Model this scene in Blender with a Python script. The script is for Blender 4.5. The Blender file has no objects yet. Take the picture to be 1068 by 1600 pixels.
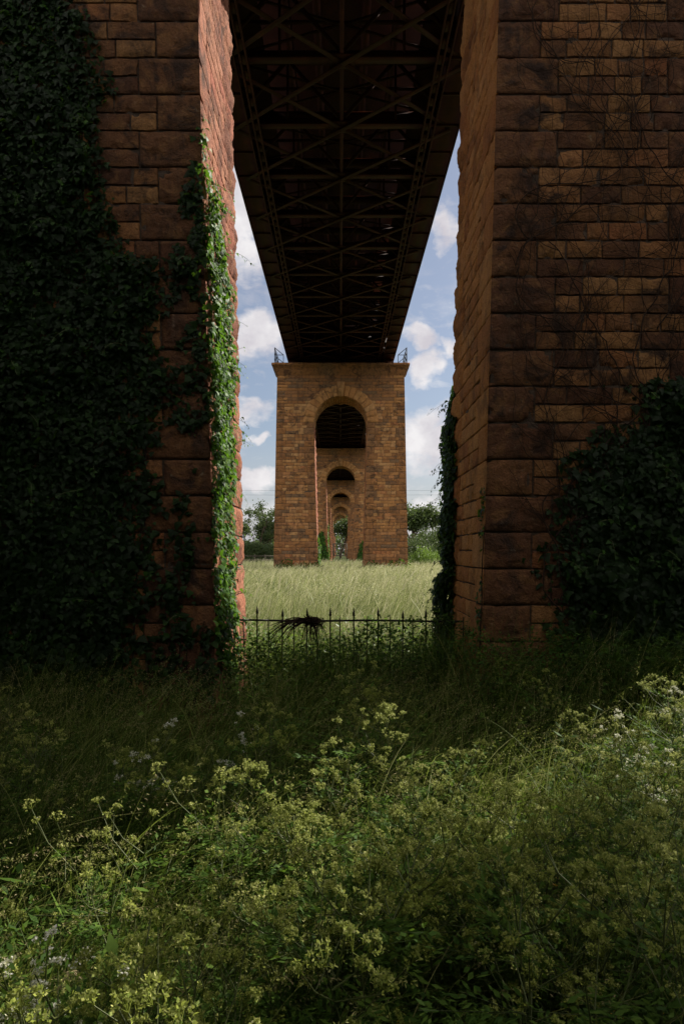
import bpy, math, random
import numpy as np
from mathutils import Vector, Matrix

R = math.radians
rng = np.random.default_rng(7)
random.seed(7)
sc = bpy.context.scene
COL = sc.collection

# ------------------------------------------------------------------ helpers
def nrm(a):
    return a / np.maximum(np.linalg.norm(a, axis=-1, keepdims=True), 1e-9)

def _hash(ix, iy, iz, s):
    h = (ix * 374761393 + iy * 668265263 + iz * 2147483647 + s * 974634777) & 0xFFFFFFFF
    h = ((h ^ (h >> 13)) * 1274126177) & 0xFFFFFFFF
    h = (h ^ (h >> 16)) & 0xFFFFFFFF
    return h.astype(np.float64) / 4294967295.0

def vnoise(P, s=0):
    """value noise 0..1 on an (N,3) array"""
    P = np.asarray(P, dtype=np.float64)
    I = np.floor(P).astype(np.int64)
    F = P - I
    F = F * F * (3 - 2 * F)
    o = np.zeros(len(P))
    for dx in (0, 1):
        for dy in (0, 1):
            for dz in (0, 1):
                w = (F[:, 0] if dx else 1 - F[:, 0]) * (F[:, 1] if dy else 1 - F[:, 1]) * (F[:, 2] if dz else 1 - F[:, 2])
                o += w * _hash(I[:, 0] + dx, I[:, 1] + dy, I[:, 2] + dz, s)
    return o

def fbm(P, s=0, oct=3):
    o = 0; a = 0.5; t = 0
    P = np.asarray(P, dtype=np.float64)
    for k in range(oct):
        o = o + a * vnoise(P * (2 ** k), s + k); t += a; a *= 0.5
    return o / t

class MB:
    """collects quads, links them as one mesh object"""
    def __init__(self):
        self.v = []; self.q = []; self.c = []; self.n = 0
    def add(self, v, q, c=None):
        v = np.asarray(v, dtype=np.float64).reshape(-1, 3); q = np.asarray(q, dtype=np.int64).reshape(-1, 4)
        if c is None: c = np.full((len(v), 4), 0.5)
        else:
            c = np.asarray(c, dtype=np.float64)
            if c.ndim == 1: c = np.tile(c, (len(v), 1))
        self.v.append(v); self.q.append(q + self.n); self.c.append(c); self.n += len(v)
    def box(self, x0, x1, y0, y1, z0, z1, c=None):
        v = [(x, y, z) for z in (z0, z1) for y in (y0, y1) for x in (x0, x1)]
        q = [(0, 2, 3, 1), (4, 5, 7, 6), (0, 1, 5, 4), (2, 6, 7, 3), (0, 4, 6, 2), (1, 3, 7, 5)]
        self.add(v, q, c)
    def bar(self, a, b, w, h, c=None, up=(0, 0, 1)):
        a = np.array(a, float); b = np.array(b, float); d = nrm(b - a)
        up = np.array(up, float)
        if abs(d @ up) > .98: up = np.array((1., 0, 0))
        s = nrm(np.cross(d, up)); u = np.cross(s, d)
        v = [p + s * (i * w / 2) + u * (j * h / 2) for p in (a, b) for j in (-1, 1) for i in (-1, 1)]
        q = [(0, 2, 3, 1), (4, 5, 7, 6), (0, 1, 5, 4), (2, 6, 7, 3), (0, 4, 6, 2), (1, 3, 7, 5)]
        self.add(v, q, c)
    def tube(self, pts, rad, n=6, c=None):
        pts = np.array(pts, float); m = len(pts)
        rad = np.broadcast_to(np.array(rad, float), (m,))
        T = np.gradient(pts, axis=0); T = nrm(T)
        ref = np.tile(np.array((0.31, 0.17, 0.94)), (m, 1))
        bad = np.abs((T * ref).sum(1)) > .95
        ref[bad] = (1, 0, 0)
        S = nrm(np.cross(T, ref)); U = np.cross(S, T)
        a = np.linspace(0, 2 * math.pi, n, endpoint=False)
        v = pts[:, None] + rad[:, None, None] * (np.cos(a)[None, :, None] * S[:, None] + np.sin(a)[None, :, None] * U[:, None])
        i = np.arange(m - 1)[:, None] * n; j = np.arange(n)[None]; k = (j + 1) % n
        q = np.stack([i + j, i + k, i + n + k, i + n + j], -1).reshape(-1, 4)
        self.add(v.reshape(-1, 3), q, c)
    def build(self, name, mat, parent=None, smooth=False):
        v = np.concatenate(self.v); q = np.concatenate(self.q); c = np.concatenate(self.c)
        me = bpy.data.meshes.new(name)
        me.vertices.add(len(v)); me.vertices.foreach_set('co', v.astype(np.float32).ravel())
        me.loops.add(len(q) * 4); me.loops.foreach_set('vertex_index', q.astype(np.int32).ravel())
        me.polygons.add(len(q)); me.polygons.foreach_set('loop_start', (np.arange(len(q)) * 4).astype(np.int32))
        if smooth: me.polygons.foreach_set('use_smooth', np.ones(len(q), dtype=bool))
        at = me.attributes.new('tone', 'FLOAT_COLOR', 'POINT')
        at.data.foreach_set('color', c.astype(np.float32).ravel())
        me.update(calc_edges=True); me.validate()
        me.materials.append(mat)
        o = bpy.data.objects.new(name, me); COL.objects.link(o)
        if parent is not None: o.parent = parent
        return o

def tag(o, label=None, cat=None, group=None, kind=None):
    if label: o['label'] = label
    if cat: o['category'] = cat
    if group: o['group'] = group
    if kind: o['kind'] = kind
    return o

def empty(name, loc=(0, 0, 0), rz=0):
    o = bpy.data.objects.new(name, None); COL.objects.link(o)
    o.location = loc; o.rotation_euler.z = rz; o.empty_display_size = .2
    return o

def copy_tree(o, parent=None):
    c = o.copy(); COL.objects.link(c)
    if parent is not None: c.parent = parent
    for ch in [x for x in bpy.data.objects if x.parent is o]:
        copy_tree(ch, c)
    return c

# ------------------------------------------------------------------ materials
def newmat(name):
    m = bpy.data.materials.new(name); m.use_nodes = True
    nt = m.node_tree; nt.nodes.clear()
    return m, nt

class NT:
    def __init__(s, nt): s.nt = nt
    def n(s, t, **k):
        x = s.nt.nodes.new(t)
        for a, b in k.items(): setattr(x, a, b)
        return x
    def l(s, a, b): s.nt.links.new(a, b)
    def val(s, x, sock):
        if hasattr(x, 'links') or isinstance(x, bpy.types.NodeSocket): s.l(x, sock)
        else: sock.default_value = x
    def math(s, op, a, b=0.0, clamp=False):
        m = s.n('ShaderNodeMath', operation=op, use_clamp=clamp)
        s.val(a, m.inputs[0]); s.val(b, m.inputs[1]); return m.outputs[0]
    def noise(s, vec, scale, detail=4, rough=.55, dist=0.0):
        m = s.n('ShaderNodeTexNoise'); m.inputs['Scale'].default_value = scale
        m.inputs['Detail'].default_value = detail; m.inputs['Roughness'].default_value = rough
        m.inputs['Distortion'].default_value = dist
        if vec is not None: s.l(vec, m.inputs['Vector'])
        return m.outputs['Fac']
    def ramp(s, fac, stops, interp='LINEAR'):
        m = s.n('ShaderNodeValToRGB'); cr = m.color_ramp; cr.interpolation = interp
        while len(cr.elements) < len(stops): cr.elements.new(0.5)
        for e, (p, c) in zip(cr.elements, stops):
            e.position = p; e.color = (*c, 1) if len(c) == 3 else c
        s.l(fac, m.inputs[0]); return m.outputs[0]
    def mix(s, fac, a, b, mode='MIX'):
        m = s.n('ShaderNodeMix', data_type='RGBA', blend_type=mode)
        s.val(fac, m.inputs[0])
        for x, k in ((a, 6), (b, 7)):
            if isinstance(x, tuple): m.inputs[k].default_value = (*x, 1) if len(x) == 3 else x
            else: s.l(x, m.inputs[k])
        return m.outputs[2]
    def mapr(s, x, a, b, c=0.0, d=1.0):
        m = s.n('ShaderNodeMapRange'); s.l(x, m.inputs[0])
        for i, v in enumerate((a, b, c, d)): m.inputs[i + 1].default_value = v
        return m.outputs[0]

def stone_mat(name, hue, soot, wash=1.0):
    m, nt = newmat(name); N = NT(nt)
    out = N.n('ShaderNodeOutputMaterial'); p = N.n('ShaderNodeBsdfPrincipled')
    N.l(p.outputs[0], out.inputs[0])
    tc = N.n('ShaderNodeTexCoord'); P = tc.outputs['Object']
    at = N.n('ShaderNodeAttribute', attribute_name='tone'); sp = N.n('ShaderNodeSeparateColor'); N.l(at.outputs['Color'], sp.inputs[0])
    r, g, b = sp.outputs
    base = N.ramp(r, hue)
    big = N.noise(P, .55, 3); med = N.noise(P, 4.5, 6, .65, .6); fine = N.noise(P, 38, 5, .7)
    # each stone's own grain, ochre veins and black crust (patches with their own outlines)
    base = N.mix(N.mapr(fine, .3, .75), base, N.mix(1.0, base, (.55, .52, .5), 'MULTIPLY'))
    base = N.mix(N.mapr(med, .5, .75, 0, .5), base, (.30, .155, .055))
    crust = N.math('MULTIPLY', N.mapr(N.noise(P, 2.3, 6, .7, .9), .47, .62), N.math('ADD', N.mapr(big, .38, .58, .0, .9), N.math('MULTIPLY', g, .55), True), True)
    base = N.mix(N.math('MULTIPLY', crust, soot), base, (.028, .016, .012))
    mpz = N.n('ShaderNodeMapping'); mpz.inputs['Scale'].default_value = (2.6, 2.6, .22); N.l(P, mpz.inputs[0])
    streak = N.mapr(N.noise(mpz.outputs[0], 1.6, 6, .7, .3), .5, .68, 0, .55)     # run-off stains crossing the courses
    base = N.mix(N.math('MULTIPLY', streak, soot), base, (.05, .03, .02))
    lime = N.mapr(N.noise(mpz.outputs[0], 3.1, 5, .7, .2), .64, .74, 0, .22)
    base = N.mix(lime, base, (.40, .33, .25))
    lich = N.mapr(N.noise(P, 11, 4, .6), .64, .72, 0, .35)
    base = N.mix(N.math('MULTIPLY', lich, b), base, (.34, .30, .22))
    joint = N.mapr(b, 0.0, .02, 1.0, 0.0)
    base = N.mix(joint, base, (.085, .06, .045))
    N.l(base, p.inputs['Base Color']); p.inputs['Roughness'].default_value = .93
    p.inputs['Specular IOR Level'].default_value = .2
    bm = N.n('ShaderNodeBump'); bm.inputs['Strength'].default_value = 1.0; bm.inputs['Distance'].default_value = .055
    hgt = N.math('ADD', N.math('MULTIPLY', N.noise(P, 14, 6, .7, .4), 1.0), N.math('MULTIPLY', fine, .35))
    N.l(hgt, bm.inputs['Height']); N.l(bm.outputs[0], p.inputs['Normal'])
    return m

M = {}
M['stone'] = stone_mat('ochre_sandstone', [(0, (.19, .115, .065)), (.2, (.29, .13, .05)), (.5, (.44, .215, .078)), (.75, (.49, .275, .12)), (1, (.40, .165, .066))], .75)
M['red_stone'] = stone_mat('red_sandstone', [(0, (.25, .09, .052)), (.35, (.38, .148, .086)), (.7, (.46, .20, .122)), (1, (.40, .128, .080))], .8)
M['shaded_stone'] = stone_mat('shaded_weathered_sandstone', [(0, (.085, .036, .021)), (.2, (.14, .062, .03)), (.5, (.26, .12, .044)), (.8, (.34, .175, .07)), (1, (.27, .10, .04))], .97)  # weathered, and darkened further to paint in the shade on the near legs
M['bounce_stone'] = stone_mat('bounce_lit_sandstone', [(0, (.36, .15, .05)), (.5, (.50, .24, .075)), (1, (.52, .27, .10))], .6)  # colour brightened to stand in for bounced light on the right jamb

def steel_mat():
    m, nt = newmat('rust_brown_steel'); N = NT(nt)
    out = N.n('ShaderNodeOutputMaterial'); p = N.n('ShaderNodeBsdfPrincipled'); N.l(p.outputs[0], out.inputs[0])
    P = N.n('ShaderNodeTexCoord').outputs['Object']
    c = N.ramp(N.noise(P, 1.7, 6, .7), [(.3, (.022, .0072, .0042)), (.55, (.040, .012, .0062)), (.75, (.08, .021, .008))])
    N.l(c, p.inputs['Base Color']); p.inputs['Roughness'].default_value = .6; p.inputs['Specular IOR Level'].default_value = .2
    bm = N.n('ShaderNodeBump'); bm.inputs['Strength'].default_value = .3; bm.inputs['Distance'].default_value = .01
    N.l(N.noise(P, 22, 4), bm.inputs['Height']); N.l(bm.outputs[0], p.inputs['Normal'])
    return m
M['steel'] = steel_mat()

def plain(name, col, rough=.7, spec=.3, nscale=9.0, var=.5):
    m, nt = newmat(name); N = NT(nt)
    out = N.n('ShaderNodeOutputMaterial'); p = N.n('ShaderNodeBsdfPrincipled'); N.l(p.outputs[0], out.inputs[0])
    P = N.n('ShaderNodeTexCoord').outputs['Object']
    k = tuple(x * (1 - var) for x in col)
    c = N.ramp(N.noise(P, nscale, 5, .65), [(.35, k), (.65, col)])
    N.l(c, p.inputs['Base Color']); p.inputs['Roughness'].default_value = rough; p.inputs['Specular IOR Level'].default_value = spec
    return m
M['iron'] = plain('black_iron', (.022, .020, .019), .6)
M['bark'] = plain('bark', (.085, .065, .045), .95, .1, 14)
M['dry_vine'] = plain('dry_vine', (.035, .022, .016), .95, .1, 14)
M['wire'] = plain('wire', (.10, .10, .11), .5)
M['timber'] = plain('grey_timber', (.12, .10, .08), .9)

def leaf_mat(name, stops, rough=.45, trans=.4, tcol=(.20, .30, .03), gloss=.35, tint=None):
    """stops: ramp over the 'tone' red channel; translucent like thin leaves"""
    m, nt = newmat(name); N = NT(nt)
    out = N.n('ShaderNodeOutputMaterial')
    at = N.n('ShaderNodeAttribute', attribute_name='tone'); sp = N.n('ShaderNodeSeparateColor'); N.l(at.outputs['Color'], sp.inputs[0])
    c = N.ramp(sp.outputs[0], stops)
    p = N.n('ShaderNodeBsdfPrincipled'); N.l(c, p.inputs['Base Color'])
    p.inputs['Roughness'].default_value = rough; p.inputs['Specular IOR Level'].default_value = gloss
    t = N.n('ShaderNodeBsdfTranslucent')
    tc = N.mix(.5, c, tcol); N.l(tc, t.inputs['Color'])
    mx = N.n('ShaderNodeMixShader'); mx.inputs[0].default_value = trans
    N.l(p.outputs[0], mx.inputs[1]); N.l(t.outputs[0], mx.inputs[2]); N.l(mx.outputs[0], out.inputs[0])
    return m
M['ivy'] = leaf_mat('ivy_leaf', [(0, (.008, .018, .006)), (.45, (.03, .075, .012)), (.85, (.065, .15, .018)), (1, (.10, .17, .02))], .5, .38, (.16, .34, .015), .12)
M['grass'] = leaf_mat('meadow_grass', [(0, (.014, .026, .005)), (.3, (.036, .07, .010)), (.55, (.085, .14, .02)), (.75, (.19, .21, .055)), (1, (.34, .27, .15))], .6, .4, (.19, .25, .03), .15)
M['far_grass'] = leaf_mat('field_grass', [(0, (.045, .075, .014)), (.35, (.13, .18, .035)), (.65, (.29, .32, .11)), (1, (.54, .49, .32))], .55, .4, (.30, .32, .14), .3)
M['weed'] = leaf_mat('weed_leaf', [(0, (.014, .032, .007)), (.5, (.04, .085, .013)), (1, (.10, .165, .025))], .65, .35, (.15, .26, .02), .1)
M['umbel'] = leaf_mat('umbel', [(0, (.09, .15, .02)), (.4, (.28, .32, .05)), (.65, (.50, .50, .17)), (.85, (.62, .62, .50)), (1, (.78, .78, .72))], .6, .35, (.4, .42, .2), .2)
M['stem'] = leaf_mat('green_stem', [(0, (.05, .075, .02)), (1, (.13, .14, .05))], .5, .05, (.1, .1, .05), .3)
M['tree_leaf'] = leaf_mat('tree_leaf', [(0, (.025, .042, .016)), (.5, (.045, .07, .022)), (1, (.08, .11, .03))], .55, .3, (.12, .18, .04), .25)
M['bright_leaf'] = leaf_mat('bright_leaf', [(0, (.07, .12, .02)), (1, (.13, .20, .035))], .5, .4, (.2, .32, .04), .3)
M['yellow'] = leaf_mat('buttercup_petal', [(0, (.55, .30, .01)), (1, (.75, .45, .02))], .35, .3, (.7, .4, .02), .5)

def ground_mat():
    m, nt = newmat('meadow_soil'); N = NT(nt)
    out = N.n('ShaderNodeOutputMaterial'); p = N.n('ShaderNodeBsdfPrincipled'); N.l(p.outputs[0], out.inputs[0])
    P = N.n('ShaderNodeTexCoord').outputs['Object']
    c = N.ramp(N.noise(P, .8, 8, .7), [(.3, (.022, .020, .011)), (.5, (.035, .045, .014)), (.7, (.06, .075, .022))])
    N.l(c, p.inputs['Base Color']); p.inputs['Roughness'].default_value = 1; p.inputs['Specular IOR Level'].default_value = .05
    return m
M['ground'] = ground_mat()

# ------------------------------------------------------------------ layout (metres; camera at the origin looking along +Y)
ZC = 2.3
SPAN = 40.0
Y0 = 8.36            # near face of the first pier
T = 2.62             # thickness of a pier along the track
SP_H = 11.4          # springing
TOP_H = 14.75        # under the cornice
CO_H = 15.55         # top of the cornice
ROW = .2235
def xi(h): return 1.90 - .026 * (SP_H - np.minimum(h, SP_H))
def xo(h): return 4.50 + .0187 * (TOP_H - h)
def ground_h(x, y):
    t = np.clip((np.asarray(y, float) - 13) / 30, 0, 1)
    return .42 * t * t * (3 - 2 * t) + 0 * np.asarray(x, float)

# ------------------------------------------------------------------ masonry
BK = 0
def block(B, fn, u0, u1, v0, v1, res, kind, free=(1, 1, 1, 1), tone=None, proud=0.0):
    """one rock-faced stone. fn(u,v,d)->xyz, d outward. free = which edges (u0,u1,v0,v1) sink into a joint."""
    global BK; BK += 1
    g = .007
    U0, U1, V0, V1 = u0 + g * free[0], u1 - g * free[1], v0 + g * free[2], v1 - g * free[3]
    w, h = U1 - U0, V1 - V0
    if w < .02 or h < .02: return
    marg = {'quoin': .05, 'small': .012, 'pillow': .012, 'ring': .02, 'smooth': .01}[kind]
    bul = {'quoin': .006, 'small': .004, 'pillow': .036, 'ring': .018, 'smooth': .008}[kind]
    amp = {'quoin': .026, 'small': .018, 'pillow': .034, 'ring': .012, 'smooth': .010}[kind]
    nu = max(2, int(round(w / res))); nv = max(2, int(round(h / res)))
    mu = min(marg, w * .22); mv = min(marg, h * .22)
    us = np.concatenate([[0, .006, mu], np.linspace(mu + .02, w - mu - .02, nu), [w - mu, w - .006, w]]) + U0
    vs = np.concatenate([[0, .006, mv], np.linspace(mv + .02, h - mv - .02, nv), [h - mv, h - .006, h]]) + V0
    UU, VV = np.meshgrid(us, vs)
    a, b = UU.shape
    wob = .018 * (vnoise(np.stack([UU.ravel() * 6, VV.ravel() * 6, np.full(UU.size, BK * 2.9)], 1), 6) - .5).reshape(a, b)
    rise = lambda e, m, s: np.clip((e - m) / s, 0, 1)
    s = .06 if kind != 'pillow' else .13
    s = min(s, w * .35, h * .35)
    prof = np.minimum(np.minimum(rise(UU - U0, mu, s), rise(U1 - UU, mu, s)), np.minimum(rise(VV - V0, mv, s), rise(V1 - VV, mv, s)))
    prof = np.sin(prof * math.pi / 2)
    Q = np.stack([UU.ravel() * 5 + BK * 7.3, VV.ravel() * 5 + BK * 3.1, np.full(UU.size, BK * 1.7)], 1)
    nz = (fbm(Q, 3, 3) - .42).reshape(a, b) + .6 * (fbm(Q * 3.7, 9, 2) - .5).reshape(a, b)
    r1 = random.random()
    D = proud + prof * (bul * (.6 + .8 * r1) + amp * nz * 2.2)
    chip = np.clip(vnoise(Q * 1.6 + 31, 13) - .66, 0, 1).reshape(a, b) * .16 * (1 - prof)
    D = D - chip
    # joint edges
    sink = np.zeros((a, b))
    if free[0]: sink[:, 0] = 1
    if free[1]: sink[:, -1] = 1
    if free[2]: sink[0, :] = 1
    if free[3]: sink[-1, :] = 1
    D = np.where(sink > 0, -.03, D)
    v = fn((UU + wob * free[0] * free[1]).ravel(), (VV + wob).ravel(), D.ravel())
    i = np.arange(a - 1)[:, None] * b; j = np.arange(b - 1)[None]
    q = np.stack([i + j, i + j + 1, i + b + j + 1, i + b + j], -1).reshape(-1, 4)
    t = random.random() if tone is None else min(1, max(0, tone + random.uniform(-.12, .12)))
    gch = (.95 * prof.ravel() + .02) if kind == 'quoin' else np.full(UU.size, random.random() ** 2 * .8)
    B.add(v, q, np.stack([np.full(UU.size, t), gch, np.full(UU.size, .15 + .85 * random.random()), np.ones(UU.size)], 1))

def courses(B, fn, ua, ub, v0, v1, res, kind='small', tone=None, wmin=.26, wmax=.62, free=(1, 1)):
    """one ordinary course between ua and ub"""
    u = ua; first = True
    while u < ub - 1e-6:
        w = random.uniform(wmin, wmax)
        if ub - (u + w) < wmin: w = ub - u
        last = u + w > ub - 1e-6
        block(B, fn, u, u + w, v0, v1, res, kind, (free[0] if first else 1, free[1] if last else 1, 1, 1), tone)
        u += w; first = False

def make_leg(sgn, near_res, in_res, far_res, out_res, hmax, kind_in, low=0.0):
    """masonry of one leg of a pier, local y: 0 near face .. T far face"""
    B = MB(); J = MB()
    def W(h): return xo(h) - xi(h)
    WR = float(W(6.0))
    near = lambda u, v, d: np.stack([sgn * (xi(v) + u * W(v) / WR), -d, v], 1)
    far = lambda u, v, d: np.stack([sgn * (xi(v) + u * W(v) / WR), T + d, v], 1)
    inner = lambda u, v, d: np.stack([sgn * (xi(v) - d), u, v], 1)
    outer = lambda u, v, d: np.stack([sgn * (xo(v) + d), u, v], 1)
    nrow = int(round((SP_H + .6) / ROW / 2))
    for k in range(nrow):
        v0 = -.6 + k * 2 * ROW; v1 = v0 + 2 * ROW; vm = v0 + ROW
        if v1 > SP_H - .02: v1 = SP_H; vm = (v0 + v1) / 2
        L, S = (.78, .55) if k % 2 else (.55, .78)
        fine = v0 < hmax
        for fn, res, wid, f in ((near, near_res, WR, 0), (far, far_res, WR, 0), (inner, in_res, T, 1), (outer, out_res, T, 2)):
            r = res if fine else .3
            a, b = (L, L * .95) if f == 0 else (S, S)
            kq = 'quoin'
            if f == 1: kq = kind_in
            fe = (0, 0) if f == 0 else ((0, 1) if f == 1 else (0, 0))
            D_ = J if f == 1 else B
            block(D_, fn, 0, a, v0, v1, r, 'quoin' if f != 1 else 'smooth', (fe[0], 1, 1, 1), .18 if f != 1 else None)
            block(D_, fn, wid - b, wid, v0, v1, r, kq, (1, fe[1] if f == 1 else 0, 1, 1), .18 if f != 1 else None)
            for (p, q) in ((v0, vm), (vm, v1)):
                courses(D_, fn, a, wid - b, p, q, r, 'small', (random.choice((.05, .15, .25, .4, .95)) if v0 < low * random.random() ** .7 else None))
    # core behind the joints
    hs = np.linspace(-.6, SP_H, 8); e = .022
    v = []
    for h in hs:
        a, b = float(xi(h)) + e, float(xo(h)) - e
        v += [(sgn * a, e, h), (sgn * b, e, h), (sgn * b, T - e, h), (sgn * a, T - e, h)]
    q = [(4 * i + j, 4 * i + (j + 1) % 4, 4 * i + 4 + (j + 1) % 4, 4 * i + 4 + j) for i in range(7) for j in range(4)]
    B.add(v, q, (.3, 0, 0, 1))
    return B, J

RI, RO = 1.90, 2.68
def make_top(res, soff):
    """spandrel wall over the springing, arch ring and keystone, cornice"""
    S = MB(); A = MB(); K = MB(); K2 = MB(); C = MB()
    near = lambda u, v, d: np.stack([u, -d, v], 1)
    far = lambda u, v, d: np.stack([u, T + d, v], 1)
    n = int(round((TOP_H - SP_H) / ROW)); rh = (TOP_H - SP_H) / n
    for k in range(n):
        v0 = SP_H + k * rh; v1 = v0 + rh; hh = v1 - SP_H
        xm = math.sqrt(RO * RO - hh * hh) - .06 if hh < RO else 0
        xe = float(xo((v0 + v1) / 2))
        long = k >= n - 8
        for fn in (near, far):
            for s in (-1, 1):
                f2 = (lambda u, v, d, s=s, fn=fn: fn(s * u, v, d))
                cut = xe - (.78 if (k // 2) % 2 else .55)
                block(S, f2, cut, xe, v0, v1, res, 'quoin', (1, 0, 1, 1), .45 if (k // 2) % 2 else .1)
                if cut - xm > .05:
                    if long and k % 2: courses(S, f2, xm, cut, v0, v1, res, 'smooth', .06, .9, 1.6)
                    else: courses(S, f2, xm, cut, v0, v1, res, 'small', .2 if long else None)
        for s in (-1, 1):
            fo = lambda u, v, d, s=s: np.stack([s * (xo(v) + d), u, v], 1)
            courses(S, fo, 0, T, v0, v1, res, 'small', None, .5, .8, (0, 0))
    # core of the spandrel: strips around the opening
    m = 24; e = .022
    th = np.linspace(0, math.pi, m + 1)
    for i in range(m):
        xs = [RI * math.cos(th[i]), RI * math.cos(th[i + 1])]; zs = [SP_H + RI * math.sin(th[i]), SP_H + RI * math.sin(th[i + 1])]
        for y in (e, T - e):
            S.add([(xs[0], y, zs[0]), (xs[1], y, zs[1]), (xs[1], y, TOP_H), (xs[0], y, TOP_H)], [(0, 1, 2, 3)], (.3, 0, 0, 1))
    for s in (-1, 1):
        for y in (e, T - e):
            S.add([(s * RI, y, SP_H), (s * float(xo(SP_H) - e), y, SP_H), (s * float(xo(TOP_H) - e), y, TOP_H), (s * RI, y, TOP_H)], [(0, 1, 2, 3)], (.3, 0, 0, 1))
        S.add([(s * float(xo(SP_H) - e), e, SP_H), (s * float(xo(SP_H) - e), T - e, SP_H), (s * float(xo(TOP_H) - e), T - e, TOP_H), (s * float(xo(TOP_H) - e), e, TOP_H)], [(0, 1, 2, 3)], (.3, 0, 0, 1))
    # ring: 16 voussoirs and the keystone between
    nv = 17
    for k in range(nv):
        if k == nv // 2: continue
        a0, a1 = math.pi * k / nv, math.pi * (k + 1) / nv
        for yy, s in ((0, -1), (T, 1)):
            fr = lambda u, v, d, yy=yy, s=s: np.stack([v * np.cos(u), yy + s * (d + .03), SP_H + v * np.sin(u)], 1)
            blk_t = .62
            block_arc(A, fr, a0, a1, RI, RO, res, blk_t)
    for k in range(34):
        a0, a1 = math.pi * k / 34, math.pi * (k + 1) / 34
        fs = lambda u, v, d: np.stack([(RI - d) * np.cos(v), u, SP_H + (RI - d) * np.sin(v)], 1)
        y = -.03; 
        cuts = [-.03, .5 + .2 * (k % 2), 1.2 + .2 * (k % 2), 1.9 + .2 * (k % 2), T + .03]
        for c0, c1 in zip(cuts[:-1], cuts[1:]):
            soffit_block(A, fs, c0, c1, a0, a1)
    # keystone: a wedge that stands proud and rises over the ring
    am = math.pi / nv / 2
    for yy, s in ((0, -1), (T, 1)):
        pts = []
        for rr, aa in ((RI - .03, am), (RO + .22, am * 1.05)):
            for sg in (-1, 1):
                pts.append((sg * rr * math.sin(aa), rr * math.cos(aa) + SP_H))
        y1 = yy + s * .11; y0 = yy - s * .3
        v = [(p[0], y, p[1]) for y in (y0, y1) for p in pts]
        (K if s < 0 else K2).add(v, [(0, 1, 3, 2), (4, 6, 7, 5), (0, 4, 5, 1), (2, 3, 7, 6), (0, 2, 6, 4), (1, 5, 7, 3)], (.62, .3, .6, 1))
    # cornice: moulding profile swept round the pier head
    prof = [(0.02, TOP_H), (.05, TOP_H + .10), (.09, TOP_H + .14), (.11, TOP_H + .34), (.20, TOP_H + .52), (.34, TOP_H + .62), (.36, TOP_H + .64), (.36, CO_H), (-.6, CO_H + .02)]
    X = float(xo(TOP_H)); nx = 26; ny = 8
    ring = []
    for d, z in prof:
        p = [(x, -d) for x in np.linspace(-X - d, X + d, nx)] + [(X + d, y) for y in np.linspace(-d, T + d, ny)[1:]]
        p += [(x, T + d) for x in np.linspace(X + d, -X - d, nx)[1:]] + [(-X - d, y) for y in np.linspace(T + d, -d, ny)[1:-1]]
        ring.append([(a, b, z) for a, b in p])
    m = len(ring[0])
    v = np.array(ring).reshape(-1, 3)
    v += (np.stack([vnoise(v * 3.3, 1), vnoise(v * 3.3, 2), vnoise(v * 3.3, 3)], 1) - .5) * .035
    q = [(i * m + j, i * m + (j + 1) % m, (i + 1) * m + (j + 1) % m, (i + 1) * m + j) for i in range(len(prof) - 1) for j in range(m)]
    cc = np.stack([np.repeat(vnoise(np.array(ring[0]) * 1.1, 5)[None], len(prof), 0).ravel() * .3, np.full(len(v), 1.0), np.full(len(v), .3), np.ones(len(v))], 1)
    C.add(v, q, cc)
    C.box(-X + .1, X - .1, .1, T - .1, TOP_H - .02, CO_H + .005, (.2, .5, .5, 1))
    return S, A, K, K2, C

def block_arc(B, fr, a0, a1, r0, r1, res, t):
    g = .006 / r0
    us = np.linspace(a0 + g, a1 - g, 6); vs = np.linspace(r0, r1, 6)
    UU, VV = np.meshgrid(us, vs); D = np.zeros(UU.shape)
    D[1:-1, 1:-1] = .02 + .03 * np.random.default_rng(int(a0 * 1e4)).random((4, 4))
    D[:, 0] = D[:, -1] = -.03; D[-1, :] = -.05
    D[0, 1:-1] = 0
    v = fr(UU.ravel(), VV.ravel(), D.ravel())
    i = np.arange(5)[:, None] * 6; j = np.arange(5)[None]
    q = np.stack([i + j, i + j + 1, i + 6 + j + 1, i + 6 + j], -1).reshape(-1, 4)
    B.add(v, q, (random.uniform(.35, .75), .2 * random.random(), .3 + .6 * random.random(), 1))

def soffit_block(B, fs, u0, u1, a0, a1):
    g = .006
    us = np.array([u0 + g, u0 + .03, (u0 + u1) / 2, u1 - .03, u1 - g]); vs = np.array([a0 + g / RI, a0 + .02, (a0 + a1) / 2, a1 - .02, a1 - g / RI])
    UU, VV = np.meshgrid(us, vs); D = np.full((5, 5), .012); D[0] = D[-1] = -.02; D[:, 0] = D[:, -1] = -.02; D[2, 2] = .035
    v = fs(UU.ravel(), VV.ravel(), D.ravel())
    i = np.arange(4)[:, None] * 5; j = np.arange(4)[None]
    q = np.stack([i + j, i + j + 1, i + 5 + j + 1, i + 5 + j], -1).reshape(-1, 4)
    B.add(v, q, (random.uniform(.4, .8), .3 * random.random(), .3 + .6 * random.random(), 1))

def make_railing(s):
    B = MB(); X = float(xo(TOP_H)); z = CO_H
    xs = s * (X + .16)
    for y in (-.05, .8, 1.75, T + .05):
        B.bar((xs, y, z - .02), (xs, y, z + 1.15), .05, .05)
    for hh in (.4, .78, 1.13):
        B.bar((xs, -.05, z + hh), (xs, T + .05, z + hh), .035, .035)
    for y in (-.05, T + .05):
        B.bar((xs, y, z + 1.13), (s * (X - .45), y, z + .62), .04, .04)
        B.bar((xs, y, z + .62), (s * (X - .45), y, z + .62), .035, .035)
        B.bar((s * (X - .45), y, z - .02), (s * (X - .45), y, z + .62), .04, .04)
    return B

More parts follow.
